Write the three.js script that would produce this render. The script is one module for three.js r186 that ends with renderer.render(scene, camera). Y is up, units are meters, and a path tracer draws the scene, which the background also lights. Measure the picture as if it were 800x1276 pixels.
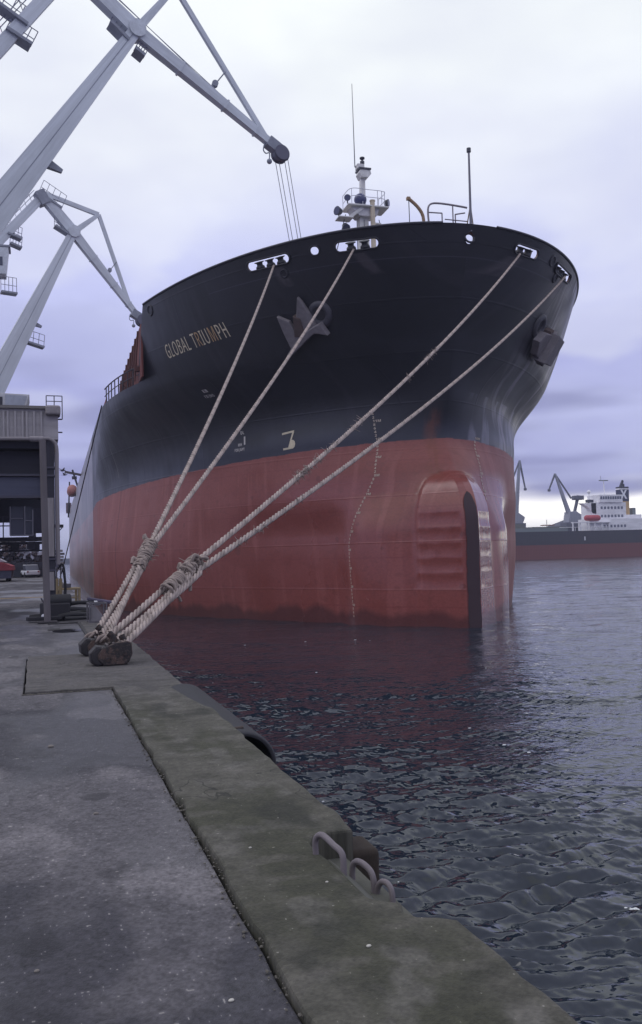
import * as THREE from 'three';
import { mergeGeometries } from 'three/addons/utils/BufferGeometryUtils.js';
import { RoundedBoxGeometry } from 'three/addons/geometries/RoundedBoxGeometry.js';
import { FontLoader } from 'three/addons/loaders/FontLoader.js';
import { Brush, Evaluator, SUBTRACTION } from 'three-bvh-csg';

// ───────────── camera, sky, sun, exposure
const W = 642, H = 1024, R = (d) => d * Math.PI / 180;
const scene = new THREE.Scene();
const camera = new THREE.PerspectiveCamera(60, W / H, 0.1, 6000);
camera.rotation.order = 'YXZ';
camera.rotation.set(R(2.57), R(-17.8), R(-1.5));
camera.position.set(0, 1.65, 0);
const renderer = new THREE.WebGLRenderer({ antialias: true });
renderer.setSize(W, H);
renderer.toneMapping = THREE.LinearToneMapping;
renderer.toneMappingExposure = 1.0;
renderer.shadowMap.enabled = true;

// seeded noise
function rngOf(seed) { let s = seed >>> 0; return () => { s = (s + 0x6D2B79F5) | 0; let t = Math.imul(s ^ (s >>> 15), 1 | s); t = (t + Math.imul(t ^ (t >>> 7), 61 | t)) ^ t; return ((t ^ (t >>> 14)) >>> 0) / 4294967296; }; }
const rnd = rngOf(7);
const TAB = new Float32Array(65536); { const r = rngOf(99); for (let i = 0; i < 65536; i++) TAB[i] = r(); }
const hash2 = (x, y) => TAB[((x * 73 + 11) ^ (y * 151 + 57) ^ ((x * y) & 255) * 7 + x * 31337 + y * 7919) & 65535];
function noise(x, y) {
  const xi = Math.floor(x), yi = Math.floor(y), fx = x - xi, fy = y - yi, u = fx * fx * (3 - 2 * fx), v = fy * fy * (3 - 2 * fy);
  const a = hash2(xi, yi), b = hash2(xi + 1, yi), c = hash2(xi, yi + 1), d = hash2(xi + 1, yi + 1);
  return a + (b - a) * u + (c - a) * v + (a - b - c + d) * u * v;
}
function fbm(x, y, o = 4) { let s = 0, a = 0.5, n = 0; for (let i = 0; i < o; i++) { s += a * noise(x, y); n += a; x = x * 2.03 + 17.3; y = y * 2.03 + 9.1; a *= 0.5; } return s / n; }
const clamp = (x, a = 0, b = 1) => Math.min(b, Math.max(a, x));
const sst = (a, b, x) => { const t = clamp((x - a) / (b - a)); return t * t * (3 - 2 * t); };
const lerp = (a, b, t) => a + (b - a) * t;
const mix3 = (a, b, t) => [lerp(a[0], b[0], t), lerp(a[1], b[1], t), lerp(a[2], b[2], t)];
const s2l = (v) => { v /= 255; return v <= 0.04045 ? v / 12.92 : ((v + 0.055) / 1.055) ** 2.4; };
const rgb = (r, g, b) => [s2l(r), s2l(g), s2l(b)];

// overcast sky: thin bright cloud high up, lavender banks lower, an opening at the horizon over the far quay
const sunDir = new THREE.Vector3().setFromSphericalCoords(1, R(90 - 50), R(180 + 70));
{
  const SW = 2048, SH = 1024, d = new Float32Array(SW * SH * 4);
  const top = rgb(245, 250, 255), mid = rgb(205, 210, 252), low = rgb(170, 174, 223), bank = rgb(138, 141, 186), glow = [1.9, 1.85, 1.72];
  for (let j = 0; j < SH; j++) {
    const el = ((j + 0.5) / SH - 0.5) * Math.PI, e = el * 180 / Math.PI, y = Math.sin(el), c = Math.cos(el);
    for (let i = 0; i < SW; i++) {
      const ang = ((i + 0.5) / SW - 0.5) * 2 * Math.PI, x = c * Math.cos(ang), z = c * Math.sin(ang);
      const az = Math.atan2(x, -z) * 180 / Math.PI;                     // clockwise from the quay's direction
      const k = 1 / (Math.max(y, 0) + 0.22), px = x * k, pz = z * k;
      const n = fbm(px * 1.6 + 40, pz * 1.6 + 40, 5), n2 = fbm(px * 0.7 + 80, pz * 0.7 + 20, 3);
      const e2 = e + (n - 0.5) * 13 + (n2 - 0.5) * 9;
      let col = mix3(low, mid, sst(3, 17, e2)); col = mix3(col, top, sst(16, 31, e2)); col = mix3(col, rgb(222, 225, 252), sst(36, 52, e2) * 0.8);
      const cl = fbm(px * 2.3 + 61, pz * 2.3 + 17, 5); col = mix3(col, rgb(186, 191, 230), sst(0.5, 0.68, cl) * sst(31, 17, e) * 0.55); col = mix3(col, rgb(236, 240, 255), sst(0.46, 0.3, cl) * sst(5, 12, e) * 0.5);
      const kb = 0.84 + 0.20 * fbm(px * 4 + 11, pz * 4 + 3, 4) + 0.14 * sst(0.3, 0.7, fbm(az * 0.055 + 21, e * 0.16 + 5, 5)); col = [col[0] * kb, col[1] * kb, col[2] * (0.5 + 0.5 * kb)];
      const nb = fbm(az * 0.045 + 5, e * 0.32 + 3, 4);                     // flat banks
      col = mix3(col, bank, sst(0.5, 0.66, nb) * sst(15, 8, e) * 0.75);
      const ln = fbm(az * 0.02 + 50, e * 0.9 + 7, 3); if (e < 11) col = mix3(col, mid, sst(0.52, 0.7, ln) * sst(11, 6, e) * 0.5);
      const gh = fbm(az * 0.11 + 9, e * 0.6 + 30, 4);
      const dz = Math.abs(((az - 44 + 540) % 360) - 180);
      col = mix3(col, glow, sst(4.4, 2.6, e + (gh - 0.5) * 3.2) * sst(48, 18, dz) * 0.95);
      if (e < 0) col = mix3(col, rgb(120, 122, 150), sst(0, -6, e));
      const o = (j * SW + i) * 4; d[o] = col[0]; d[o + 1] = col[1]; d[o + 2] = col[2]; d[o + 3] = 1;
    }
  }
  const t = new THREE.DataTexture(d, SW, SH, THREE.RGBAFormat, THREE.FloatType);
  t.mapping = THREE.EquirectangularReflectionMapping; t.magFilter = THREE.LinearFilter; t.needsUpdate = true;
  scene.background = t; scene.environment = t;
}
const sun = new THREE.DirectionalLight(new THREE.Color(1, 0.97, 0.93), 0.55);
sun.position.copy(sunDir).multiplyScalar(300); sun.target.position.set(0, 0, 0);
sun.castShadow = true; sun.shadow.radius = 60; sun.shadow.mapSize.set(4096, 4096);
Object.assign(sun.shadow.camera, { left: -120, right: 120, top: 120, bottom: -120, near: 1, far: 700 });
scene.add(sun, sun.target);
scene.fog = new THREE.FogExp2(new THREE.Color(0.62, 0.64, 0.80), 0.0005);

// ───────────── helpers
const V = (x, y, z) => new THREE.Vector3(x, y, z), v3 = (a) => new THREE.Vector3(...a);
function mat(c, rough = 0.8, metal = 0, extra = {}) { const m = new THREE.MeshStandardMaterial({ roughness: rough, metalness: metal, side: THREE.DoubleSide, ...extra }); m.color.setRGB(...c); return m; }
function fin(o) { o.traverse((m) => { if (m.isMesh) { m.castShadow = true; m.receiveShadow = true; } }); return o; }
const used = {};
function numbered(n) { const k = used[n] = (used[n] ?? -1) + 1; return k ? n + '_' + String(k).padStart(3, '0') : n; }
function norm(g) { const h = g.index ? g.toNonIndexed() : g.clone(); for (const k of Object.keys(h.attributes)) if (!['position', 'normal', 'uv'].includes(k)) h.deleteAttribute(k); if (!h.attributes.normal) h.computeVertexNormals(); if (!h.attributes.uv) h.setAttribute('uv', new THREE.Float32BufferAttribute(new Float32Array(h.attributes.position.count * 2), 2)); h.clearGroups(); return h; }
function join(gs) { return gs.length === 1 ? gs[0] : mergeGeometries(gs.map(norm)); }
function part(name, gs, m, parent) { const o = new THREE.Mesh(join([].concat(gs)), m); o.name = name; parent.add(o); return fin(o); }
function tag(o, label, category, group) { o.userData = { label, category }; if (group) o.userData.group = group; return o; }
function thing(name, label, category, pos = [0, 0, 0], turn = 0, group) { const o = new THREE.Group(); o.name = numbered(name); o.position.set(...pos); o.rotation.y = turn; scene.add(o); return tag(o, label, category, group); }
function whole(name, gs, m, label, category, group) { const o = part(numbered(name), gs, m, scene); return tag(o, label, category, group); }
function struct(name, gs, m) { const o = part(name, gs, m, scene); o.userData.kind = 'structure'; return o; }
function stuff(name, gs, m, parent = scene) { const o = part(name, gs, m, parent); o.userData.kind = 'stuff'; return o; }
const box = (w, h, d, x = 0, y = 0, z = 0, ry = 0) => { const g = new THREE.BoxGeometry(w, h, d); if (ry) g.rotateY(ry); return g.translate(x, y, z); };
const rbox = (w, h, d, x = 0, y = 0, z = 0, r = 0.02) => new RoundedBoxGeometry(w, h, d, 2, r).translate(x, y, z);
// box given by its bounds
const bb = (x0, x1, y0, y1, z0, z1) => box(Math.abs(x1 - x0), Math.abs(y1 - y0), Math.abs(z1 - z0), (x0 + x1) / 2, (y0 + y1) / 2, (z0 + z1) / 2);
function beam(p, q, w0, h0, w1 = w0, h1 = h0, up = V(0, 1, 0)) {           // tapered box girder; w across, h along "up"
  p = p.isVector3 ? p : v3(p); q = q.isVector3 ? q : v3(q);
  const d = q.clone().sub(p), L = d.length(); d.normalize();
  const s = d.clone().cross(up).normalize(), u = s.clone().cross(d).normalize();
  const g = new THREE.BoxGeometry(1, 1, 1), a = g.attributes.position;
  for (let i = 0; i < a.count; i++) { const t = a.getZ(i) + 0.5, X = a.getX(i) * lerp(w0, w1, t), Y = a.getY(i) * lerp(h0, h1, t), r = p.clone().addScaledVector(d, t * L).addScaledVector(s, X).addScaledVector(u, Y); a.setXYZ(i, r.x, r.y, r.z); }
  const n = g.toNonIndexed(); n.computeVertexNormals();
  // keep faces turned outwards
  const c = p.clone().add(q).multiplyScalar(0.5), P = n.attributes.position, N = n.attributes.normal, va = V(0, 0, 0), nn = V(0, 0, 0);
  let s0 = 0; for (let i = 0; i < P.count; i++) { va.fromBufferAttribute(P, i).sub(c); nn.fromBufferAttribute(N, i); s0 += va.dot(nn); }
  if (s0 < 0) { for (let i = 0; i < P.count; i += 3) for (const [k, A] of [[3, P], [2, n.attributes.uv]]) { for (let j = 0; j < k; j++) { const b = A.array[(i + 1) * k + j]; A.array[(i + 1) * k + j] = A.array[(i + 2) * k + j]; A.array[(i + 2) * k + j] = b; } } n.computeVertexNormals(); }
  return n;
}
function rod(p, q, r, r1 = r, seg = 8) {
  p = p.isVector3 ? p : v3(p); q = q.isVector3 ? q : v3(q);
  const L = p.distanceTo(q), g = new THREE.CylinderGeometry(r1, r, L, seg);
  g.translate(0, L / 2, 0); g.applyQuaternion(new THREE.Quaternion().setFromUnitVectors(V(0, 1, 0), q.clone().sub(p).normalize())); return g.translate(p.x, p.y, p.z);
}
const tube = (pts, r, n = 24, seg = 8, closed = false) => new THREE.TubeGeometry(new THREE.CatmullRomCurve3(pts.map((p) => p.isVector3 ? p : v3(p)), closed), n, r, seg, closed);
function poly(pts, depth, bevel = 0) { const s = new THREE.Shape(pts.map((p) => new THREE.Vector2(...p))); return new THREE.ExtrudeGeometry(s, { depth, bevelEnabled: bevel > 0, bevelSize: bevel, bevelThickness: bevel, bevelSegments: 2, steps: 1 }); }
// a texture from a function (u, v) -> [r, g, b] linear albedo, or one number when it is data
function tex(w, h, f, data = false, rep = false) {
  const a = new Uint8Array(w * h * 4), enc = (x) => { x = clamp(x); return 255 * (x <= 0.0031308 ? x * 12.92 : 1.055 * x ** (1 / 2.4) - 0.055); };
  for (let j = 0; j < h; j++) for (let i = 0; i < w; i++) { const c = f((i + 0.5) / w, (j + 0.5) / h), o = (j * w + i) * 4; if (data) { a[o] = a[o + 1] = a[o + 2] = clamp(c) * 255; } else { a[o] = enc(c[0]); a[o + 1] = enc(c[1]); a[o + 2] = enc(c[2]); } a[o + 3] = 255; }
  const t = new THREE.DataTexture(a, w, h); t.magFilter = THREE.LinearFilter; t.minFilter = THREE.LinearFilter; t.colorSpace = data ? THREE.NoColorSpace : THREE.SRGBColorSpace;
  if (rep) t.wrapS = t.wrapT = THREE.RepeatWrapping; t.needsUpdate = true; return t;
}
// seamless noise on a torus of n cells
function tnoise(u, v, n) { const x = u * n, y = v * n, xi = Math.floor(x), yi = Math.floor(y), fx = x - xi, fy = y - yi, a = fx * fx * (3 - 2 * fx), b = fy * fy * (3 - 2 * fy), w = (k) => ((k % n) + n) % n; const g = (p, q) => hash2(w(p) + n * 3, w(q) + n * 5); return lerp(lerp(g(xi, yi), g(xi + 1, yi), a), lerp(g(xi, yi + 1), g(xi + 1, yi + 1), a), b); }
const grainTex = tex(1024, 1024, (u, v) => 0.45 * tnoise(u, v, 220) + 0.3 * tnoise(u, v, 90) + 0.25 * tnoise(u, v, 24), true, true);
const mottle = tex(512, 512, (u, v) => { const m = 0.5 * tnoise(u, v, 5) + 0.3 * tnoise(u, v, 17) + 0.2 * tnoise(u, v, 70); const k = 0.78 + 0.44 * m; return [k * 0.8, k * 0.8, k * 0.8]; }, false, true);
function worn(c, rough, metal = 0, scale = 1) { const t = mottle; const m = mat([c[0] * 1.25, c[1] * 1.25, c[2] * 1.25], rough, metal, { map: t, bumpMap: grainTex, bumpScale: 0.002 }); return m; }

// ───────────── the quay
const EDGE = 1.75, WATER = -2.35;
function groundColor(x, z) {                                              // asphalt: damp dark patches, dry dusty ones, grit
  const p = fbm(x * 0.55 + 3, z * 0.32 + 8, 4), q = fbm(x * 1.7 + 30, z * 1.1 + 60, 4), g = noise(x * 75, z * 75), g2 = noise(x * 26 + 5, z * 26), s = noise(x * 9 + 50, z * 160 + 3);
  const zz = z + (p - 0.5) * 2.6 + (q - 0.5) * 1.2 - x * 0.5, dry = clamp(0.13 + 0.55 * sst(-4.4, -5.0, zz) * sst(-8.0, -7.2, zz) + 0.4 * sst(-10.6, -12, zz) + 0.5 * (sst(0.44, 0.64, q) - 0.5));
  const wet = rgb(50, 49, 56), dust = rgb(110, 106, 109);
  let c = mix3(wet, dust, 0.1 + 0.85 * dry);
  const k = 0.42 + 0.66 * g + 0.42 * g2 + 0.1 * s; c = [c[0] * k, c[1] * k, c[2] * k];
  const st = sst(0.68, 0.78, fbm(x * 2.6 + 90, z * 2.6 + 12, 3)); c = mix3(c, rgb(34, 33, 38), st * 0.5);
  if (g > 0.92 && g2 > 0.55) c = mix3(c, rgb(150, 146, 142), 0.8);
  return c;
}
function wetness(x, z) { const p = fbm(x * 0.55 + 3, z * 0.32 + 8, 4), q = fbm(x * 1.7 + 30, z * 1.1 + 60, 4); return clamp(0.92 - 0.5 * sst(0.5, 0.36, p + (q - 0.5) * 0.3)); }
function concreteColor(x, z) {                                            // mossy olive concrete with scuffs
  const p = fbm(x * 2.2 + 70, z * 0.9 + 5, 4), q = fbm(x * 5 + 7, z * 3.2 + 31, 4), g = noise(x * 80 + 4, z * 80), g2 = noise(x * 24, z * 24);
  let c = mix3(rgb(80, 78, 70), rgb(63, 63, 51), sst(0.35, 0.62, p));
  c = mix3(c, rgb(100, 97, 92), sst(0.56, 0.78, q) * 0.6);
  c = mix3(c, rgb(44, 45, 38), sst(0.6, 0.78, fbm(x * 3 + 11, z * 1.6 + 71, 4)) * 0.75);
  c = mix3(c, rgb(88, 84, 86), sst(-9, -13, z) * 0.75);                   // beyond the joint the moss gives way to grey, trodden concrete
  const sk = fbm(x * 3.4 + 9, z * 7 + 3, 4); c = mix3(c, rgb(98, 94, 88), sst(0.56, 0.75, sk) * 0.4); c = mix3(c, rgb(48, 48, 40), sst(0.44, 0.28, sk) * 0.35); const cr = Math.abs(fbm(x * 2.1 + 40, z * 1.3 + 15, 4) - 0.5); c = mix3(c, rgb(40, 40, 36), sst(0.006, 0.002, cr) * sst(0.5, 0.62, noise(x * 0.7 + 3, z * 0.5)) * 0.8);
  const k = 0.62 + 0.46 * g + 0.3 * g2; c = [c[0] * k, c[1] * k, c[2] * k];
  if (g > 0.955 && g2 > 0.7) c = mix3(c, rgb(170, 166, 158), 0.7);
  return c;
}
function slab(pts, y0, y1, bevel, rag, x0, x1, z0, z1) {                  // outline in x, z with worn, uneven edges; uv over the given rectangle
  const out = [];
  pts.forEach((p, i) => { const q = pts[(i + 1) % pts.length], L = Math.hypot(q[0] - p[0], q[1] - p[1]), near = Math.min(Math.abs(p[1]), Math.abs(q[1])) < 30, n = rag && near ? Math.max(1, Math.min(160, Math.round(L / 0.14))) : 1;
    for (let k = 0; k < n; k++) { const t = k / n, e = k ? (fbm(p[0] * 3 + k * 0.5, q[1] * 2 + k * 0.31, 3) - 0.5) * 2 * rag - (noise(k * 0.37, p[0] * 5 + 2) > 0.86 ? rag * 0.9 : 0) : 0, nx = (q[1] - p[1]) / L, nz = -(q[0] - p[0]) / L; out.push([lerp(p[0], q[0], t) + nx * e, -(lerp(p[1], q[1], t) + nz * e)]); } });
  const g = poly(out, y1 - y0 - bevel * 2, bevel); g.rotateX(-Math.PI / 2); g.translate(0, y0 + bevel, 0);
  const P = g.attributes.position, uv = g.attributes.uv;
  for (let i = 0; i < P.count; i++) uv.setXY(i, (P.getX(i) - x0) / (x1 - x0), (P.getZ(i) - z0) / (z1 - z0));
  return g;
}
function groundMat(f, rf, x0, x1, z0, z1, w, h, rw, rh) {
  const at = (fn) => (u, v) => fn(lerp(x0, x1, u), lerp(z0, z1, v));
  const b = grainTex.clone(); b.repeat.set(Math.abs(x1 - x0) / 1.1, Math.abs(z1 - z0) / 1.1); b.needsUpdate = true;
  const m = mat([1, 1, 1], 1, 0, { map: tex(w, h, at(f)), bumpMap: b, bumpScale: 0.006 });
  if (rf) m.roughnessMap = tex(rw, rh, at(rf), true);
  return m;
}
{
  const nearM = groundMat(groundColor, wetness, -4, 1, 4, -14, 2048, 2048, 512, 512), farM = groundMat(groundColor, wetness, -60, 2, -11.7, -240, 2048, 2048, 512, 512);
  const Y = -0.035;
  const g = struct('asphalt_pavement', slab([[-4, 4], [0.875, 4], [0.875, -11.7], [-4, -11.7]], -0.3, Y, 0.012, 0.012, -4, 1, 4, -14), nearM);
  part('far_pavement', [slab([[-60, -11.7], [-0.20, -11.7], [-0.20, -16], [1.015, -16.04], [1.015, -24], [1.74, -24.06], [1.74, -240], [-60, -240]], -0.3, Y, 0.012, 0.008, -60, 2, -11.7, -240), slab([[-60, 12], [-4.004, 12], [-4.004, -11.69], [-60, -11.69]], -0.3, Y, 0.012, 0, -60, 2, -11.7, -240)], farM, g);
  const c1 = groundMat(concreteColor, null, 0.9, 1.8, 4, -9.76, 512, 2048), c2 = groundMat(concreteColor, null, -0.2, 1.8, -9.7, -24.2, 1024, 2048);
  const cop = new THREE.Group(); cop.name = 'quay_coping'; cop.userData.kind = 'structure'; scene.add(cop); const RG = 0.03;
  part('concrete_slab', slab([[0.925, 4], [EDGE, 4], [EDGE, -3.66], [1.69, -3.71], [1.60, -3.75], [1.56, -3.84], [1.59, -3.93], [1.52, -3.98], [1.47, -4.05], [1.44, -4.9], [1.5, -5.04], [EDGE, -5.07], [EDGE + 0.02, -9.73], [0.925, -9.73]], -0.4, 0, 0.018, RG, 0.9, 1.8, 4, -9.76), c1, cop);
  part('concrete_slab', slab([[-0.15, -11.75], [0.925, -11.74], [0.925, -9.755], [EDGE, -9.755], [EDGE, -24.03], [1.06, -24.03], [1.06, -15.97], [-0.15, -15.95]], -0.4, 0, 0.016, RG * 0.7, -0.2, 1.8, -9.7, -24.2), c2, cop);
  // floor of the ladder recess, worn to a slope, and the broken lump in front of it
  const lump = poly([[0, 0], [0.36, 0], [0.36, -0.12], [0.06, 0.155]], 0.62, 0.01); lump.rotateY(0); lump.translate(1.42, -0.17, -4.62);
  part('broken_concrete', [bb(1.35, 1.72, -0.5, -0.16, -5.1, -3.7), lump], worn([0.09, 0.09, 0.075], 0.95), cop);
  struct('quay_wall', [bb(-60, 1.68, -9, -0.41, 12, -240), bb(-60, 1.7, -9, -0.31, -24.1, -240)], worn([0.06, 0.06, 0.055], 0.95));
  // grit and dead weeds caught in the joints
  const bits = [], r = rngOf(5);
  for (let i = 0; i < 700; i++) { const z = -1.5 - r() * 14, s = 0.003 + 0.009 * r() * r(), b = new THREE.IcosahedronGeometry(s, 0); b.rotateX(r() * 6); b.scale(1, 0.6, 1.3); b.translate(0.9 + (r() - 0.62) * 0.09, -0.03 + r() * 0.006, z < -11.7 ? -1.5 - r() * 10 : z); bits.push(b); }
  for (let i = 0; i < 260; i++) { const x = -0.2 + r() * 1.1, s = 0.006 + 0.014 * r() * r(), b = new THREE.IcosahedronGeometry(s, 0); b.scale(1.2, 0.6, 1); b.translate(x, -0.03, -11.72 + (r() - 0.5) * 0.07); bits.push(b); }
  stuff('grit', bits, mat(rgb(88, 84, 78), 0.95));
  const stones = [[], []], peb = [[-0.02, -3.9, 0.008, 0], [0.68, -3.38, 0.009, 1], [1.30, -3.55, 0.008, 1], [1.36, -4.3, 0.006, 1], [0.78, -2.86, 0.01, 0], [-0.5, -4.4, 0.008, 0], [0.35, -6.1, 0.014, 0], [0.1, -8.4, 0.02, 0], [1.12, -4.95, 0.007, 1]];  // last entry picks the stone colour, grey then pale
  for (const [x, z, s, isPale] of peb) { const b = new THREE.IcosahedronGeometry(s, 1), P = b.attributes.position; for (let i = 0; i < P.count; i++) { const k = 0.8 + 0.4 * noise(P.getX(i) * 90 + x * 9, P.getY(i) * 90 + P.getZ(i) * 60); P.setXYZ(i, P.getX(i) * k * 1.3, P.getY(i) * k * 0.7, P.getZ(i) * k); } b.computeVertexNormals(); b.translate(x, (x > 0.92 ? 0 : -0.035) + s * 0.4, z); stones[isPale].push(b); }
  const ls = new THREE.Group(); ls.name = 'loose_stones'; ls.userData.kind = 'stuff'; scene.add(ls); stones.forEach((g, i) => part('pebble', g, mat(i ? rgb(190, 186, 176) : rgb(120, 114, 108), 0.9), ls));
}
// a shallow puddle and a covered slot in the far slab
{
  const s = new THREE.Shape(); for (let i = 0; i < 40; i++) { const a = i / 40 * 2 * Math.PI, k = 0.75 + 0.5 * fbm(Math.cos(a) * 1.3 + 5, Math.sin(a) * 1.3 + 5, 3); s[i ? 'lineTo' : 'moveTo'](0.62 + Math.cos(a) * 0.34 * k, 21.6 + Math.sin(a) * 0.5 * k); }
  const g = new THREE.ShapeGeometry(s); g.rotateX(-Math.PI / 2); g.translate(0, -0.028, 0);
  const o = struct('puddle', g, mat([0.02, 0.02, 0.024], 0.04));
  struct('slot_frame', [bb(0.24, 1.03, -0.05, -0.005, -24.0, -23.9), bb(0.98, 1.04, -0.05, -0.003, -23.9, -16.1), bb(0.22, 0.5, -0.05, -0.02, -22.3, -21.9)], mat([0.035, 0.033, 0.034], 0.8));
  void o;
}

// ───────────── the water
{
  const xs = [], zs = [];
  for (let x = 1.5, d = 0.045; x < 2600;) { xs.push(x); x += d; d = x < 8 ? 0.04 : 0.04 + (x - 8) * (x < 120 ? 0.0095 : 0.03); }
  for (let z = 4, d = 0.05; z > -3000;) { zs.push(z); const f = -z; d = f < 8 ? 0.042 : 0.042 + (f - 8) * (f < 140 ? 0.0072 : 0.03); z -= d; }
  const wv = [], r = rngOf(31);
  for (let i = 0; i < 72; i++) { const l = i < 60 ? 0.11 * (0.62 / 0.11) ** r() : 0.9 + 2.3 * r(), th = R(12 + (r() + r() + r() - 1.5) * 36), k = 2 * Math.PI / l; wv.push([Math.sin(th) * k, -Math.cos(th) * k, r() * 6.28, l, l * (0.0076 + 0.006 * r()) * (l > 0.8 ? 0.42 : 1.1)]); }
  const nx = xs.length, nz = zs.length, P = new Float32Array(nx * nz * 3), UV = new Float32Array(nx * nz * 2), I = new Uint32Array((nx - 1) * (nz - 1) * 6);
  for (let j = 0, o = 0; j < nz; j++) for (let i = 0; i < nx; i++, o++) {
    const x = xs[i], z = zs[j], sp = Math.max(i ? x - xs[i - 1] : 0.05, j ? zs[j - 1] - z : 0.05);
    let y = 0;
    if (sp < 1.2) {
      const gust = 0.35 + 1.25 * sst(0.25, 0.75, fbm(x * 0.16 + 8, z * 0.22 + 3, 4)), wx = x + 0.35 * noise(x * 0.9, z * 0.9), wz = z + 0.55 * noise(x * 0.8 + 30, z * 0.8 + 30) + 0.12 * noise(x * 3.1 + 9, z * 3.1);
      for (const [kx, kz, ph, l, A] of wv) { const f = sst(2.0, 3.6, l / sp); if (f > 0) { const s = Math.sin(kx * wx + kz * wz + ph); y += A * f * (s + 0.12 * (s * s - 0.5)) * (l < 1 ? gust : 1); } }
      y *= sst(1.5, 1.9, x) * 0.5 + 0.5;
    }
    P[o * 3] = x; P[o * 3 + 1] = WATER + y; P[o * 3 + 2] = z; UV[o * 2] = x / 6; UV[o * 2 + 1] = z / 6;
  }
  for (let j = 0, o = 0; j < nz - 1; j++) for (let i = 0; i < nx - 1; i++) { const a = j * nx + i; I[o++] = a; I[o++] = a + 1; I[o++] = a + nx; I[o++] = a + 1; I[o++] = a + nx + 1; I[o++] = a + nx; }
  const g = new THREE.BufferGeometry(); g.setAttribute('position', new THREE.BufferAttribute(P, 3)); g.setAttribute('uv', new THREE.BufferAttribute(UV, 2)); g.setIndex(new THREE.BufferAttribute(I, 1)); g.computeVertexNormals();
  // small ripples of wind, periodic over a 6 m tile, as a normal map
  const N = 1024, sx = new Float32Array(N * N), sy = new Float32Array(N * N), q0 = rngOf(53), TW = 2 * Math.PI;
  const st = new Float32Array(N), ct = new Float32Array(N); for (let i = 0; i < N; i++) { st[i] = Math.sin(TW * i / N); ct[i] = Math.cos(TW * i / N); }
  for (let w = 0; w < 54; w++) { const l = 0.075 * (0.62 / 0.075) ** q0(), th = R(12 + (q0() + q0() + q0() - 1.5) * 48), kx = Math.round(Math.sin(th) * 6 / l), ky = Math.round(-Math.cos(th) * 6 / l), ph = Math.floor(q0() * N), a = (l < 0.25 ? 0.027 : 0.026) * (0.6 + 0.8 * q0()), L = Math.hypot(kx, ky) || 1; for (let y = 0; y < N; y++) for (let x = 0, o = y * N; x < N; x++, o++) { const c = ct[(((kx * x + ky * y + ph) % N) + N) % N]; sx[o] += c * a * kx / L; sy[o] += c * a * ky / L; } }
  const nd = new Uint8Array(N * N * 4); for (let o = 0; o < N * N; o++) { const gx = -sx[o], gy = -sy[o], il = 1 / Math.hypot(gx, gy, 1); nd[o * 4] = 127.5 + 127.5 * gx * il; nd[o * 4 + 1] = 127.5 + 127.5 * gy * il; nd[o * 4 + 2] = 127.5 + 127.5 * il; nd[o * 4 + 3] = 255; }
  const nt = new THREE.DataTexture(nd, N, N); nt.wrapS = nt.wrapT = THREE.RepeatWrapping; nt.magFilter = THREE.LinearFilter; nt.colorSpace = THREE.NoColorSpace; nt.needsUpdate = true;
  const m = mat([0.012, 0.019, 0.031], 0.05, 0, { normalMap: nt });
  struct('water', g, m);
  const back = new THREE.BufferGeometry(); back.setAttribute('position', new THREE.Float32BufferAttribute([-2200, WATER, -245, 1.5, WATER, -245, 1.5, WATER, -3000, -2200, WATER, -3000], 3)); back.setAttribute('uv', new THREE.Float32BufferAttribute([-366, -40, 0, -40, 0, -500, -366, -500], 2)); back.setIndex([0, 1, 2, 0, 2, 3]); back.computeVertexNormals();
  struct('harbour_water', back, m);
  // flecks of foam along the wall
  const fl = [], q = rngOf(77);
  for (let i = 0; i < 240; i++) { const near = q() < 0.93, x = 1.85 + (near ? q() * q() * 2.6 : q() * 14), z = -2.6 - q() * (near ? 12 : 40), s = (0.008 + 0.022 * q() * q()) * (near ? 1 : 1.7); const b = new THREE.SphereGeometry(s, 6, 4); b.scale(1 + q() * 1.5, 0.5, 1); b.translate(x, WATER + 0.025 + q() * 0.02, z); fl.push(b); }
  for (let i = 0; i < 70; i++) { const t = i / 70, b = new THREE.SphereGeometry(0.006 + 0.014 * q(), 6, 4); b.scale(1.6, 0.4, 1); b.translate(6.1 + t * 0.9 + (q() - 0.5) * 0.05, WATER + 0.03, -8.4 + t * 0.7 + (q() - 0.5) * 0.05); fl.push(b); }
  stuff('foam', fl, mat([0.7, 0.72, 0.72], 0.6));
}

// ───────────── the moored bulk carrier.  In its own frame: x = breadth (minus is the quay side), y = height over the water, -z = aft of the stem
const font = await new FontLoader().loadAsync('fonts/droid/droid_sans_bold.typeface.json');
const nameFont = await new FontLoader().loadAsync('fonts/droid/droid_sans_regular.typeface.json');
const HB = 16.733, HL = [0, 4.5, 8.2, 10, 12.5, 15, 17.5, 20.4];
function spline(ys) {                                                     // smooth through the heights HL without overshoot
  const n = HL.length, d = [], m = new Array(n).fill(0);
  for (let i = 0; i < n - 1; i++) d.push((ys[i + 1] - ys[i]) / (HL[i + 1] - HL[i]));
  m[0] = d[0]; m[n - 1] = d[n - 2]; for (let i = 1; i < n - 1; i++) m[i] = d[i - 1] * d[i] <= 0 ? 0 : 2 * d[i - 1] * d[i] / (d[i - 1] + d[i]);
  return (h) => { h = clamp(h, HL[0], HL[n - 1]); let i = 0; while (i < n - 2 && h > HL[i + 1]) i++; const w = HL[i + 1] - HL[i], t = (h - HL[i]) / w, t2 = t * t, t3 = t2 * t; return (2 * t3 - 3 * t2 + 1) * ys[i] + (t3 - 2 * t2 + t) * w * m[i] + (-2 * t3 + 3 * t2) * ys[i + 1] + (t3 - t2) * w * m[i + 1]; };
}
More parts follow.
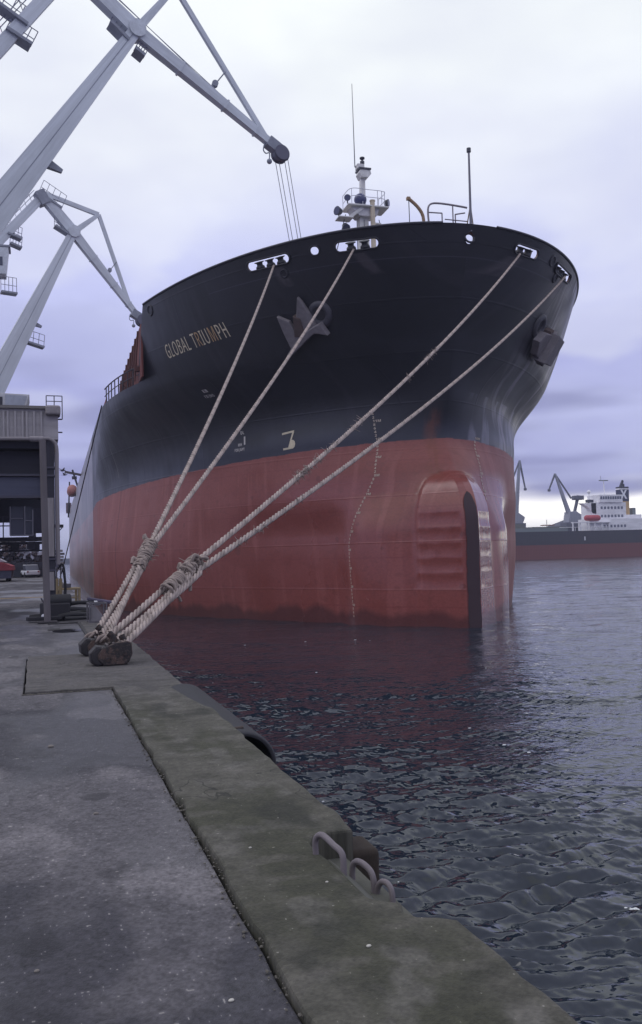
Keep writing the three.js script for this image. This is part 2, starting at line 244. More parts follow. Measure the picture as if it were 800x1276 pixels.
const fS = spline([0.55, 1.326, 2.46, 3.233, 2.585, 1.684, 0.582, -0.716]), fL = spline([36.06, 34.38, 36.32, 37.4, 33.67, 30.03, 30.83, 31.87]);
const fQ = spline([0.878, 0.812, 0.689, 0.634, 0.751, 0.676, 0.594, 0.515]), fP = spline([1.645, 1.682, 1.686, 1.745, 1.886, 2.105, 2.197, 2.208]);
const bulbW = (h) => h < 5 ? 2.1 : h < 8.1 ? 0.6 + 1.5 * Math.sqrt(1 - ((h - 5) / 3.1) ** 2) : 0.6;
const wedge = (w, t) => Math.min(w, 0.36 + 0.86 * t);
const noseA = (h) => h < 5 ? 0.45 : h < 8.1 ? 0.45 + 2.4 * (1 - Math.sqrt(1 - ((h - 5) / 3.1) ** 2)) : 9;
const stemA = (h) => Math.min(fS(h), noseA(h));
function halfBreadth(a, h) {
  const t = Math.max(0, a - fS(h)), L = fL(h), u = Math.min(1, t / L);
  let b = HB * Math.pow(Math.max(0, 1 - Math.pow(1 - u, fP(h))), fQ(h));
  b += sst(7.2, 4.8, h) * (0.45 * sst(2.3, 3.8, a) * sst(6.8, 4.6, a) - 0.5 * sst(4.8, 7.6, a) * sst(19, 8.5, a)) - 0.08 * sst(6.2, 7.8, h) * sst(12, 9.5, h) * sst(2.2, 4.2, a) * sst(11, 6, a);   // fuller at the bulb, then hollow behind it
  if (h < 8.1) {                                                          // the bulb: a blunt, domed cylinder
    const w = bulbW(h), tb = a - noseA(h), k = tb >= 0 ? wedge(w, tb) * sst(-0.001, 0.04, tb) : 0;
    const ph = (h - 1.95) / 0.78, fr = ph - Math.floor(ph), dish = h > 1.95 && h < 5.85 ? (Math.sin(fr * Math.PI) ** 0.7) * 0.055 * sst(0.1, 0.3, tb) * sst(2.3, 1.9, tb) * (0.5 + 0.8 * noise(a * 2.3 + 3, Math.floor(ph) * 3.7)) : 0;   // plating dished between its stiffeners
    b = Math.pow(Math.max(0, b) ** 14 + k ** 14, 1 / 14) - dish;
  }
  if (h < 13 && h >= 7) { const w = 0.75 * sst(13, 10, h), k = t < w ? w * Math.sqrt(1 - (1 - t / Math.max(w, 1e-3)) ** 2) : w; if (w > 0.01) b = Math.max(b, k); }
  return Math.max(0, b);
}
const AE = 46, EXPO = 2.2;
const aOf = (w, h) => stemA(h) + (AE - stemA(h)) * Math.pow(Math.abs(w), EXPO);
const wOf = (a, h) => Math.pow(Math.max(0, (a - stemA(h)) / (AE - stemA(h))), 1 / EXPO);
const hp = (w, h) => { const a = aOf(w, h); return V(Math.sign(w) * halfBreadth(a, h), h, -a); };
function hn(w, h) { const e = 0.004, f = 0.05, du = hp(w + e, h).sub(hp(w - e, h)), dv = hp(w, Math.min(h + f, 20.4)).sub(hp(w, h - f)); return dv.cross(du).negate().normalize(); }
const onHull = (a, h, side, off = 0) => { const w = side * wOf(a, h); return hp(w, h).addScaledVector(hn(w, h), off); };
const topOf = (a) => 20.2 - 0.027 * a;
const breakA = (h) => h > 17.1 ? lerp(17.36, 15.5, (h - 17.1) / 2.75) : lerp(18.5, 17.36, (h - 15.4) / 1.7);
const shipTurn = -R(1.071), shipPos = V(20.934, WATER, -39.885);
const ship = thing('cargo_ship', 'huge black and red bulk carrier moored bow first beside the quay', 'ship', shipPos.toArray(), shipTurn);
const toWorld = (p) => p.clone().applyAxisAngle(V(0, 1, 0), shipTurn).add(shipPos);
const boot = (a) => 10.03 - 0.034 * Math.max(0, a);
function hullColor(a, h, side) {
  const red = rgb(138, 75, 69), black = rgb(33, 33, 42), s = side > 0 ? 37 : 0;
  const edge = boot(a) + (noise(a * 2.2 + s, 4) - 0.5) * 0.05, drip = fbm(a * 2.4 + s, h * 0.16 + 7, 4), m = fbm(a * 0.5 + s, h * 0.5 + 2, 4), fine = fbm(a * 3 + s, h * 3, 3);
  let c;
  if (h < edge) {
    c = mix3(red, rgb(130, 66, 58), sst(0.42, 0.68, m)); c = mix3(c, rgb(156, 92, 86), sst(0.55, 0.75, drip) * 0.5); c = mix3(c, rgb(118, 62, 56), sst(0.6, 0.78, fine) * 0.35);
    const wl = 0.75 + (fbm(a * 1.2 + s, 3, 3) - 0.5) * 0.9; c = mix3(c, rgb(78, 44, 44), sst(wl + 0.25, wl - 0.25, h) * 0.75);          // slime left by the tide line
    if (side < 0) { c = mix3(c, rgb(60, 30, 32), sst(0.05, 0.02, Math.abs(a - 28.75 - 0.02 * Math.sin(h * 5)))); if (a < 26) c = mix3(c, rgb(128, 62, 60), sst(0.05, 0.02, Math.abs(((h + 0.3) % 2.6) - 1.3)) * 0.5); }
    const blot = fbm(a * 1.5 + 60 + s, h * 1.5 + 9, 2); if (blot > 0.86) c = mix3(c, rgb(104, 54, 48), 0.5);
  } else {
    c = mix3(black, rgb(26, 26, 34), sst(0.4, 0.7, m)); c = mix3(c, rgb(46, 44, 52), sst(0.58, 0.8, drip) * 0.5);
    const band = boot(a) + 0.95 + (fbm(a * 0.8 + s, 5, 4) - 0.5) * 1.3; c = mix3(c, rgb(50, 52, 66), sst(band + 0.5, band - 0.5, h) * 0.75);   // the faded paint above the boot top
    if (Math.abs(h - 18.75) < 0.025 && a < 9) c = mix3(c, rgb(70, 68, 82), 0.6);
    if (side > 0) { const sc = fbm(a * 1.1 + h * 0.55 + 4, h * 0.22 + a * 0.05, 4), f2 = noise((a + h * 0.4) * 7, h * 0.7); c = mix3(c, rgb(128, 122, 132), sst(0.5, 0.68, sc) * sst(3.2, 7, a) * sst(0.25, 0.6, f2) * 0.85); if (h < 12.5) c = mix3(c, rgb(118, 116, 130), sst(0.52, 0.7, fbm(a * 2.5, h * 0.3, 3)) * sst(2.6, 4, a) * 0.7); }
    // chafe under each fairlead
    for (const [ca, w] of side < 0 ? [[4.7, 0.35], [1.65, 0.25]] : [[0.55, 0.3], [3.6, 0.5]]) if (h < 19.1 && h > 18.1) c = mix3(c, rgb(84, 78, 84), sst(w, 0.1, Math.abs(a - ca)) * sst(18.1, 18.9, h + 0.7 * noise(a * 9, h * 3)) * 0.6);
  }
  // rust run down the stem
  if (a < 6 && h > 7 && h < 12.6) { const sb = side * halfBreadth(a, h) + 0.85 - 0.1 * (h - 9), run = sst(0.55, 0.05, Math.abs(sb) + 0.35 * (fbm(h * 1.1, sb * 3 + 9, 3) - 0.5)) * sst(12.5, 11, h + fine) * sst(7.4, 8.2, h);
    c = mix3(c, rgb(122, 66, 44), run * (h > edge ? 0.5 : 0.55) * sst(0.2, 0.6, fbm(sb * 6, h * 0.8, 3))); }
  const k = 0.9 + 0.2 * noise(a * 20, h * 20); return [c[0] * k, c[1] * k, c[2] * k];
}
const H0 = -1.3, HT = 20.7;
function hullRough(a, h, side) { const m = fbm(a * 0.8 + 9, h * 0.8 + side * 5, 3); return h < boot(a) ? lerp(0.55, side > 0 ? 0.13 : 0.24, sst(8.6, 7.4, h) * sst(side > 0 ? 8 : 16, side > 0 ? 5.5 : 7, a)) + (m - 0.5) * 0.1 : 0.42 + (m - 0.5) * 0.24; }
const hullMat = [-1, 1].map((s) => { const n = s < 0 ? 2048 : 1024, at = (f) => (u, v) => f(u * AE, lerp(H0, HT, v), s); const m = new THREE.MeshPhysicalMaterial({ roughness: 1, side: THREE.DoubleSide, ior: 1.55, map: tex(n, n / 2, at(hullColor)), roughnessMap: tex(512, 256, at(hullRough), true) });
  m.bumpMap = tex(2048, 1024, at((a, h, sd) => { const row = ((h + 0.6) % 2.5) / 2.5, col = (a + (Math.floor((h + 0.6) / 2.5) % 2) * 4) % 8; return 0.5 + 0.22 * (fbm(a * 0.45 + 20, h * 0.55 + sd * 8, 2) - 0.5) + 0.035 * Math.sin(a * 2 * Math.PI / 0.8) * (0.4 + fbm(a * 0.3, h * 0.4 + 8, 2)) + (Math.min(row, 1 - row) * 2.5 < 0.035 || Math.min(col, 8 - col) < 0.035 ? 0.12 : 0) + 0.05 * (fbm(a * 1.6, h * 1.6, 3) - 0.5); }), true); m.bumpScale = 0.05; return m; });
function hullGrid(side, hs, nw, aEnd, off = 0, flip = false) {
  const p = [], n = [], uv = [], ix = [];
  for (const h of hs) { const we = aEnd ? wOf(aEnd(h), h) : 1; for (let i = 0; i <= nw; i++) { const w = Math.max(1e-4, we * i / nw) * side, q = hp(w, h), m = hn(w, h); q.addScaledVector(m, off); p.push(q.x, q.y, q.z); n.push(m.x, m.y, m.z); uv.push(aOf(w, h) / AE, (h - H0) / (HT - H0)); } }
  for (let j = 0; j < hs.length - 1; j++) for (let i = 0; i < nw; i++) { const a = j * (nw + 1) + i, b = a + 1, c = a + nw + 1, d = c + 1; if ((side < 0) !== flip) ix.push(a, c, b, b, c, d); else ix.push(a, b, c, b, d, c); }
  const g = new THREE.BufferGeometry(); g.setAttribute('position', new THREE.Float32BufferAttribute(p, 3)); g.setAttribute('normal', new THREE.Float32BufferAttribute(n, 3)); g.setAttribute('uv', new THREE.Float32BufferAttribute(uv, 2)); g.setIndex(ix); return g;
}
const steps = (a, b, n) => Array.from({ length: n + 1 }, (_, i) => lerp(a, b, i / n));
const BW = 18.7;
for (const s of [-1, 1]) {
  const m = hullMat[s < 0 ? 0 : 1];
  part('bow_plating', hullGrid(s, steps(H0, 15.4, 150), 150), m, ship);
  part('forecastle_plating', hullGrid(s, steps(15.4, BW, 24), 110, breakA), m, ship);
}
{ // dark reflection down the nose of the bulb, painted on as a strip
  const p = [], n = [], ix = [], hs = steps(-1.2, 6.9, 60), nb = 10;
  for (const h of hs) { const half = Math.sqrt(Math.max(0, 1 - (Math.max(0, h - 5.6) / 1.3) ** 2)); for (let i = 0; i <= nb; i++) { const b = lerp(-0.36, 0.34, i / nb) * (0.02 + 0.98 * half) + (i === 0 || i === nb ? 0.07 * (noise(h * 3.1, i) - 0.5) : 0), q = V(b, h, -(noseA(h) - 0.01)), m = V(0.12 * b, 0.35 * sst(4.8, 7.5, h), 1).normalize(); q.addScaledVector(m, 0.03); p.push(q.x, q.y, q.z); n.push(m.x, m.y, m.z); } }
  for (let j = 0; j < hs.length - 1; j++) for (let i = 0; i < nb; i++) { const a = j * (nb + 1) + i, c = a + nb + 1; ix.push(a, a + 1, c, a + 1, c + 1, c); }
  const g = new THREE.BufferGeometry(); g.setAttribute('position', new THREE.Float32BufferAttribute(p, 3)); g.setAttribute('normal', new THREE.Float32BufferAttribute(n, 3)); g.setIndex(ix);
  part('nose_reflection_strip', g, worn(rgb(60, 40, 45), 0.6), ship);
}
// bulwark with real fairlead openings
const holes = [[-1, 4.95, 19.42, 2.75, 0.46], [-1, 2.87, 19.5, 0.5, 0.42], [-1, 1.5, 19.47, 2.25, 0.46], [0, 0, 19.6, 0.44, 0.44], [1, 0.62, 19.5, 2.0, 0.46], [1, 3.35, 19.44, 2.9, 0.46]];
function frameAt(a, h, side) { const w = side ? side * wOf(a, h) : 1e-4, o = hp(w, h), n = side ? hn(w, h) : V(0, 0.28, 1).normalize(), e = V(0, 1, 0).cross(n).normalize(), u = n.clone().cross(e).normalize(); return { o, n, e, u, m: new THREE.Matrix4().makeBasis(e, u, n).setPosition(o) }; }
for (const s of [-1, 1]) {
  const nw = 90, hs = [0, 1, 2, 3], g0 = [];
  const ring = []; const T = 0.09;
  const pt = (i, k, off) => { const h0 = BW, aT = 0; let w, h = BW; for (let it = 0; it < 4; it++) { w = Math.max(1e-4, wOf(breakA(h), h) * i / nw); h = lerp(BW, topOf(aOf(w, h)), k / 3); } w *= s; const q = hp(w, h), n = hn(w, h); if (i === 0) { n.x = 0; n.normalize(); q.x = 0; } return [q.addScaledVector(n, off), n, [aOf(w, h) / AE, (h - H0) / (HT - H0)]]; };
  const P = [], N = [], U = [], quad = (A, B, C, D, nf) => { const arr = [A, B, C, A, C, D]; for (const q of arr) { P.push(...q[0].toArray()); const n = nf ?? q[1]; N.push(n.x, n.y, n.z); U.push(...q[2]); } };
  const inv = (q) => [q[0], q[1].clone().negate(), q[2]];
  const O = [], In = []; for (let i = 0; i <= nw; i++) { O.push(hs.map((k) => pt(i, k, 0))); In.push(hs.map((k) => inv(pt(i, k, -T)))); }
  const Q = (A, B, C, D, nf) => s > 0 ? quad(A, D, C, B, nf) : quad(A, B, C, D, nf);
  for (let i = 0; i < nw; i++) { for (let k = 0; k < 3; k++) { Q(O[i][k], O[i][k + 1], O[i + 1][k + 1], O[i + 1][k]); Q(In[i][k], In[i + 1][k], In[i + 1][k + 1], In[i][k + 1]); } Q(O[i][3], In[i][3], In[i + 1][3], O[i + 1][3], V(0, 1, 0)); Q(O[i][0], O[i + 1][0], In[i + 1][0], In[i][0], V(0, -1, 0)); }
  for (let k = 0; k < 3; k++) { Q(O[nw][k], O[nw][k + 1], In[nw][k + 1], In[nw][k], V(0, 0, -1)); Q(O[0][k], In[0][k], In[0][k + 1], O[0][k + 1], V(-s, 0, 0)); }
  let g = new THREE.BufferGeometry(); g.setAttribute('position', new THREE.Float32BufferAttribute(P, 3)); g.setAttribute('normal', new THREE.Float32BufferAttribute(N, 3)); g.setAttribute('uv', new THREE.Float32BufferAttribute(U, 2));
  const ev = new Evaluator(); ev.useGroups = false; ev.attributes = ['position', 'normal', 'uv'];
  let br = new Brush(g); br.updateMatrixWorld();
  for (const [hs2, a, h, L, H] of holes) if (hs2 === s || hs2 === 0) {
    const f = frameAt(a, h, hs2), c = new THREE.Shape(), l = Math.max(0, L / 2 - H / 2), r = H / 2; c.absarc(l, 0, r, -Math.PI / 2, Math.PI / 2); c.absarc(-l, 0, r, Math.PI / 2, Math.PI * 1.5);
    const e = new THREE.ExtrudeGeometry(c, { depth: 3, bevelEnabled: false, curveSegments: 12 }); e.translate(0, 0, -1.5); const b = new Brush(e); b.applyMatrix4(f.m); b.updateMatrixWorld();
    br = ev.evaluate(br, b, SUBTRACTION);
  }
  part('bulwark', br.geometry, hullMat[s < 0 ? 0 : 1], ship);
}
{
  const dark = mat(rgb(38, 37, 46), 0.5), pale = worn(rgb(186, 182, 176), 0.6), rust = worn(rgb(112, 70, 56), 0.85), rope = mat(rgb(160, 150, 140), 0.95);
  // rims, rollers and closed ports of the fairleads
  for (const [sd, a, h, L, H] of holes) {
    const f = frameAt(a, h, sd), c = [], l = Math.max(0, L / 2 - H / 2), r = H / 2 + 0.03;
    for (let i = 0; i <= 16; i++) { const t = -Math.PI / 2 + Math.PI * i / 16; c.push(V(l + r * Math.cos(t), r * Math.sin(t), 0.0).applyMatrix4(f.m)); }
    for (let i = 0; i <= 16; i++) { const t = Math.PI / 2 + Math.PI * i / 16; c.push(V(-l + r * Math.cos(t), r * Math.sin(t), 0.0).applyMatrix4(f.m)); }
    const fl = part('fairlead', new THREE.TubeGeometry(new THREE.CatmullRomCurve3(c, true, 'catmullrom', 0.1), 80, 0.055, 6, true), dark, ship);
    const nr = L > 2.6 ? 3 : L > 1.5 ? 2 : 0;
    for (let k = 0; k < nr; k++) { const u = ((k + 1) / (nr + 1) - 0.5) * (L - 0.3) * 1.12; const prof = [[0.001, -0.26], [0.26, -0.26], [0.24, -0.14], [0.16, -0.06], [0.17, 0.04], [0.27, 0.08], [0.27, 0.12], [0.001, 0.14]].map((p) => new THREE.Vector2(...p)); const g = new THREE.LatheGeometry(prof, 16); g.applyMatrix4(f.m.clone().multiply(new THREE.Matrix4().makeTranslation(u, 0.02, -0.22))); part('roller', g, dark, fl); }
    if (sd > 0) { const g = poly([[l - 0.1, -0.2], [l + 0.22, -0.17], [l + 0.22, 0.12], [l + 0.02, 0.2]], 0.05); g.applyMatrix4(f.m.clone().multiply(new THREE.Matrix4().makeTranslation(0, 0, -0.5))); part('horn', g, rope, fl); }
  }
  for (const [sd, a, h, r] of [[-1, 14.7, 19.2, 0.3], [1, 1.95, 19.6, 0.26], [1, 2.9, 19.0, 0.24], [-1, 4.55, 18.75, 0.2]]) { const f = frameAt(a, h, sd), g = new THREE.TorusGeometry(r, 0.06, 8, 20); g.applyMatrix4(f.m); const d = new THREE.CylinderGeometry(r, r, 0.03, 20); d.rotateX(Math.PI / 2); d.applyMatrix4(f.m); part('closed_port', [g, d], dark, ship); }
  // capping rail
  for (const s of [-1, 1]) { const pts = []; for (let i = 0; i <= 60; i++) { const h0 = 19.9, w = wOf(breakA(h0), h0) * i / 60, a = aOf(Math.max(w, 1e-4), h0), h = topOf(a); const q = hp(s * Math.max(1e-4, wOf(a, h)), h); pts.push(q); } part('capping_rail', tube(pts, 0.075, 160, 6), mat(rgb(46, 45, 56), 0.5), ship); }
  // decks
  const deckM = worn(rgb(96, 100, 98), 0.85);
  const deck = (h, a0, a1, n) => { const p = [], ix = []; for (let i = 0; i <= n; i++) { const a = lerp(a0, a1, i / n), b = Math.max(0.02, halfBreadth(a, h) - 0.1); p.push(-b, h, -a, b, h, -a); } for (let i = 0; i < n; i++) { const a = i * 2; ix.push(a, a + 1, a + 2, a + 1, a + 3, a + 2); } const g = new THREE.BufferGeometry(); g.setAttribute('position', new THREE.Float32BufferAttribute(p, 3)); g.setIndex(ix); g.computeVertexNormals(); return g; };
  part('forecastle_deck', [deck(18.4, 0.3, 15.9, 30)], deckM, ship);
  const bkA = 16.0; part('forecastle_bulkhead', [bb(-halfBreadth(bkA, 16) + 0.3, halfBreadth(bkA, 16) - 0.3, 15.2, 18.35, -bkA, -bkA - 0.15)], worn(rgb(132, 66, 58), 0.8), ship);
  const AF = 192; part('main_deck', [deck(15.3, 15, 46, 30), bb(-HB + 0.05, HB - 0.05, 15.2, 15.3, -46, -AF)], deckM, ship);
  // parallel midbody and transom; side paint paled by dust and painted-in sky sheen
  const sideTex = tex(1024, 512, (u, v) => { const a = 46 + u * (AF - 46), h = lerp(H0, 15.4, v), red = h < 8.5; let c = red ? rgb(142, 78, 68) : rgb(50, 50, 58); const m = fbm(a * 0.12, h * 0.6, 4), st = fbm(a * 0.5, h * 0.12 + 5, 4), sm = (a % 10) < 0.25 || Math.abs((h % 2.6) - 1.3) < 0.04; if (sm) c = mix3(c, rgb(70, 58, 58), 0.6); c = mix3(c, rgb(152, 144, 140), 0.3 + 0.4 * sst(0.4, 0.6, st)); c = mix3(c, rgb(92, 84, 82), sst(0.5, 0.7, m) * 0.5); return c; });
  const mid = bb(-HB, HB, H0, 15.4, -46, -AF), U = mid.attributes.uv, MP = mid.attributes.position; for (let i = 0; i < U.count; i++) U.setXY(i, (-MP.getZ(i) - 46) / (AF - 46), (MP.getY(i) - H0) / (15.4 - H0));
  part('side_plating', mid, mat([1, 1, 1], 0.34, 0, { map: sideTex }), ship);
  // hatch coamings and covers
  for (const [a0, a1] of [[26, 46], [52, 72], [78, 98], [104, 124], [130, 150]]) { const hc = part('hatch', bb(-8.5, 8.5, 15.3, 17.0, -a0, -a1), worn(rgb(128, 60, 52), 0.8), ship); part('hatch_cover', bb(-8.8, 8.8, 17.01, 17.7, -a0 + 0.2, -a1 - 0.2), worn(rgb(120, 56, 50), 0.7), hc); }
  // red side screen abaft the forecastle with its stays
  const scr = part('side_screen', beam([-14.72, 17.15, -16.6], [-14.6, 17.15, -38], 0.12, 3.4), worn(rgb(112, 56, 50), 0.8), ship);
  for (let i = 0; i < 9; i++) { const z = -18 - i * 2.1, x = -14.75 + 0.1 * (i / 9); part('stay', [rod([x - 0.1, 18.7, z], [x - 0.35, 15.4, z], 0.07, 0.07, 6), box(0.35, 0.3, 0.4, x - 0.2, 16.2 + 0.5 * (i % 3), z)], worn(rgb(96, 62, 58), 0.85), scr); }
  // main deck rail
  const rl = [], rp = []; for (let a = 18.6; a < 27.6; a += 0.3) { const b = halfBreadth(a, 15.38) - 0.06; for (const k of [0, 1]) { rp[k] ??= []; rp[k].push(V(-b, 16.0 + k * 0.55, -a)); } } for (let a = 18.6; a < 27.6; a += 1.0) { const b = halfBreadth(a, 15.38) - 0.06; rl.push(rod([-b, 15.35, -a], [-b, 16.55, -a], 0.045, 0.045, 6)); }
  const rail = part('deck_railing', rp.map((q, i) => tube(q, i ? 0.05 : 0.035, 80, 5)), mat(rgb(64, 58, 66), 0.7), ship); rl.forEach((g) => part('post', g, rail.material, rail));
  for (const z of [-24, -25.2]) part('bollard', new THREE.CylinderGeometry(0.3, 0.36, 0.8, 12).translate(-13, 15.7, z), dark, ship); part('winch', box(0.7, 0.8, 0.9, -14.2, 15.75, -22), dark, ship);
  part('edge_plate', [box(0.06, 0.6, 7.5, -16.35, 15.7, -31.3)], worn(rgb(128, 66, 58), 0.8), ship);

  // anchors: crown, flukes and shank stowed in the hawse, the same on both bows
  const plan = { crown: [[6.8, 14.75], [6.51, 15.0], [5.87, 15.5], [5.42, 15.8], [4.99, 16.0], [4.68, 16.15], [4.39, 16.25], [4.42, 15.75], [4.61, 15.85], [4.81, 15.9], [5.12, 15.75], [5.68, 15.4], [6.29, 15.05]], fluke: [[[4.53, 17.55], [4.51, 17.35], [4.56, 16.75], [4.68, 16.1], [5.2, 15.9], [5.06, 16.7]], [[5.83, 16.85], [5.53, 16.55], [5.6, 15.75], [6.2, 15.3], [6.03, 16.05]]], shank: [[5.16, 16.75], [5.0, 16.6], [5.3, 15.75], [5.66, 15.85]] };
  const slabOn = (pts, sd, o0, o1) => { const A = pts.map(([a, h]) => onHull(a, h, sd)), c = A.reduce((s, p) => s.add(p), V(0, 0, 0)).multiplyScalar(1 / A.length), [ca, ch] = pts.reduce((s, p) => [s[0] + p[0] / pts.length, s[1] + p[1] / pts.length], [0, 0]), f = frameAt(ca, ch, sd), s = new THREE.Shape(A.map((p) => { const d = p.clone().sub(c); return new THREE.Vector2(d.dot(f.e), d.dot(f.u)); })); const g = new THREE.ExtrudeGeometry(s, { depth: o1 - o0, bevelEnabled: true, bevelSize: 0.05, bevelThickness: 0.06, bevelSegments: 2 }); g.applyMatrix4(new THREE.Matrix4().makeBasis(f.e, f.u, f.n).setPosition(c.addScaledVector(f.n, o0))); return g; };
  for (const sd of [-1, 1]) {
    const steel = worn(rgb(118, 112, 116), 0.7);
    const an = part('anchor', slabOn(sd < 0 ? plan.crown : [[6.35, 15.0], [5.0, 15.3], [4.4, 15.9], [4.5, 16.4], [5.9, 16.6]], sd, 0.2, 0.55), steel, ship);
    for (const fpts of sd < 0 ? plan.fluke : plan.fluke.slice(1)) part('fluke', slabOn(fpts, sd, 0.18, 0.36), steel, an);
    part('shank', slabOn(plan.shank, sd, -0.2, 0.42), worn(rgb(84, 70, 68), 0.9), an);
    if (sd > 0) part('crown_pad', slabOn([[5.1, 16.55], [5.9, 16.5], [6.25, 15.15], [5.4, 15.1]], sd, 0.2, 1.0), steel, an);
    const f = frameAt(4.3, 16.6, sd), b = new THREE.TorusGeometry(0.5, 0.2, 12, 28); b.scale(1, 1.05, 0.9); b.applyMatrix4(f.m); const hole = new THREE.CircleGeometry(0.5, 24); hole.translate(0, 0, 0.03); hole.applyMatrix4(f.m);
    const hw = part('hawse_pipe', b, worn(rgb(70, 68, 76), 0.6), ship); part('cover', hole, worn(rgb(52, 50, 56), 0.75), hw);  // the dark disc paints in the shade of the hawse opening
  }

  // lettering and marks, welded outlines painted on the plating
  const glyphs = (text, size) => { const sh = font.generateShapes(text, size), g = new THREE.ShapeGeometry(sh, 5); g.computeBoundingBox(); return g; };
  function onPlating(g, sd, map, off = 0.018) { const P = g.attributes.position, N = []; for (let i = 0; i < P.count; i++) { const [a, h] = map(P.getX(i), P.getY(i)), w = sd * wOf(a, h), n = hn(w, h), q = hp(w, h).addScaledVector(n, off); P.setXYZ(i, q.x, q.y, q.z); N.push(n.x, n.y, n.z); } g.setAttribute('normal', new THREE.Float32BufferAttribute(N, 3)); return g; }
  const cream = worn(rgb(205, 192, 168), 0.7), gold = worn(rgb(178, 148, 112), 0.75), white = mat(rgb(196, 190, 186), 0.7), darkPaint = mat(rgb(22, 21, 28), 0.8);
  { const name = 'GLOBAL TRIUMPH'; let x = 0; const adv = [], sc = 1 / nameFont.data.resolution; for (const ch of name) { adv.push(x); x += (nameFont.data.glyphs[ch].ha * sc) + 0.05 + (ch === ' ' ? 0.14 : 0); }
    const grp = new THREE.Group(); grp.name = 'name_lettering'; ship.add(grp);
    [...name].forEach((ch, i) => { if (ch === ' ') return; const g = new THREE.ShapeGeometry(nameFont.generateShapes(ch, 1), 5), w0 = adv[i]; g.translate(w0, 0, 0); onPlating(g, -1, (u, v) => [lerp(14.2, 8.83, u / x), 16.12 + (u / x) * 0.25 + v * 0.80]); part('letter', g, [8, 11].includes(i) ? gold : cream, grp); }); }
  const local = (a0, h0, sd) => (u, v) => [a0 - u * 0.86, h0 + v];
  { // bulb mark
    const s = new THREE.Shape([[-0.5, 0.42], [0.42, 0.5], [0.42, 0.38], [0.26, -0.06], [0.36, -0.04], [0.5, -0.14], [0.54, -0.3], [0.48, -0.46], [0.36, -0.55], [-0.4, -0.6], [-0.4, -0.48], [0.0, -0.47], [0.28, 0.38], [-0.5, 0.3]].map((p) => new THREE.Vector2(p[0] * 0.92, p[1]))); part('bulb_mark', onPlating(new THREE.ShapeGeometry(s), -1, local(9.25, 10.55)), cream, ship);
    const t = part('thruster_mark', onPlating(new THREE.PlaneGeometry(0.13, 0.5).translate(0, 0.1, 0), -1, local(12.25, 10.75)), white, ship);
    for (const [tx, size, dx, dy] of [['DL', 0.2, -0.35, 0.5], ['MH', 0.17, -0.62, -0.2], ['F30|APT', 0.17, -0.95, -0.5]]) part('lettering', onPlating(glyphs(tx, size).translate(dx, dy, 0), -1, local(12.25, 10.75)), white, t);
    const b2 = part('tug_mark', onPlating(new THREE.PlaneGeometry(0.42, 0.16), -1, local(12.95, 13.95)), white, ship); part('lettering', onPlating(glyphs('BL', 0.13).translate(-0.1, -0.06, 0), -1, local(12.95, 13.95), 0.026), darkPaint, b2); part('lettering', onPlating(glyphs('F35|BHD', 0.15).translate(-0.5, -0.36, 0), -1, local(12.95, 13.95)), white, b2);
  }
  for (const [sd, pts, n] of [[-1, [[11.5, 5.15], [8, 4.85], [4.3, 5.9], [0.2, 5.78]], 57], [1, [[10.1, 4.17], [7.6, 3.47], [6.6, 3.4]], 18]]) {
    const g = []; const at = (h) => { for (let k = 0; k < pts.length - 1; k++) if (h <= pts[k][0] && h >= pts[k + 1][0]) return lerp(pts[k][1], pts[k + 1][1], (pts[k][0] - h) / (pts[k][0] - pts[k + 1][0])); return pts.at(-1)[1]; };
    for (let i = 0; i < n; i++) { const h = pts[0][0] - 0.1 - i * 0.2; if (h < 0.2) break; const dm = Math.round(h * 5), label = dm % 5 === 0 ? (dm / 5) + 'M' : String((dm % 5) * 2), a0 = at(h); g.push(onPlating(glyphs(label, 0.13), sd, (u, v) => [a0 - sd * -1 * u * 0.9, h + v], 0.02).toNonIndexed()); }
    part('draught_marks', g, mat(rgb(196, 180, 164), 0.8), ship);
  }
  // pale scrape on the shoulder
  part('scrape', onPlating(new THREE.PlaneGeometry(0.07, 2.3, 1, 10), -1, (u, v) => [29.4 - u, 11.2 + v], 0.012), mat(rgb(150, 144, 142), 0.8), ship);

  // foremast
  const fm = new THREE.Group(); fm.name = 'foremast'; ship.add(fm); fm.position.set(-0.25, 18.2, -14.6);
  const wh = worn(rgb(214, 212, 210), 0.6), cr = worn(rgb(200, 186, 164), 0.65), lampM = mat(rgb(58, 60, 72), 0.4), lens = mat(rgb(70, 74, 104), 0.15);
  part('mast_trunk', [beam([0, 0, 0], [0, 8.45, 0], 0.66, 0.7, 0.6, 0.6, V(0, 0, 1)), beam([0, 8.45, 0], [0.05, 10.8, 0], 0.36, 0.36, 0.3, 0.3, V(0, 0, 1))], wh, fm);
  part('vent_pipe', [rod([0.42, 0, 0.8], [0.42, 8.85, 0.8], 0.17, 0.16, 14), new THREE.CylinderGeometry(0.19, 0.19, 0.08, 14).translate(0.42, 8.87, 0.8)], cr, fm);
  part('platform', [rbox(2.85, 0.1, 1.5, 0.12, 8.5, 0.2, 0.03), beam([-1.1, 7.75, 0.2], [-0.2, 8.43, 0.2], 1.0, 0.2)], wh, fm);
  part('platform_box', poly([[-0.45, 0], [-1.0, 0.54], [0.95, 0.54], [0.8, 0.1], [0.45, 0]], 1.0).translate(0, 7.9, -0.35), worn(rgb(196, 194, 198), 0.6), fm);
  part('lower_platform', rbox(1.0, 0.08, 0.9, -1.4, 7.7, 0.3, 0.02), wh, fm); part('step', bb(0.6, 1.05, 7.4, 7.48, -0.3, 0.7), wh, fm);
  const [pr0] = [9.05, 9.55].map((y) => part('platform_rail', tube([[-1.2, y, -0.5], [-1.05, y, 0.9], [0.1, y, 0.94], [1.25, y - 0.05, 0.9], [1.35, y, -0.5]], 0.022, 40, 5), mat(rgb(206, 206, 214), 0.6), fm));
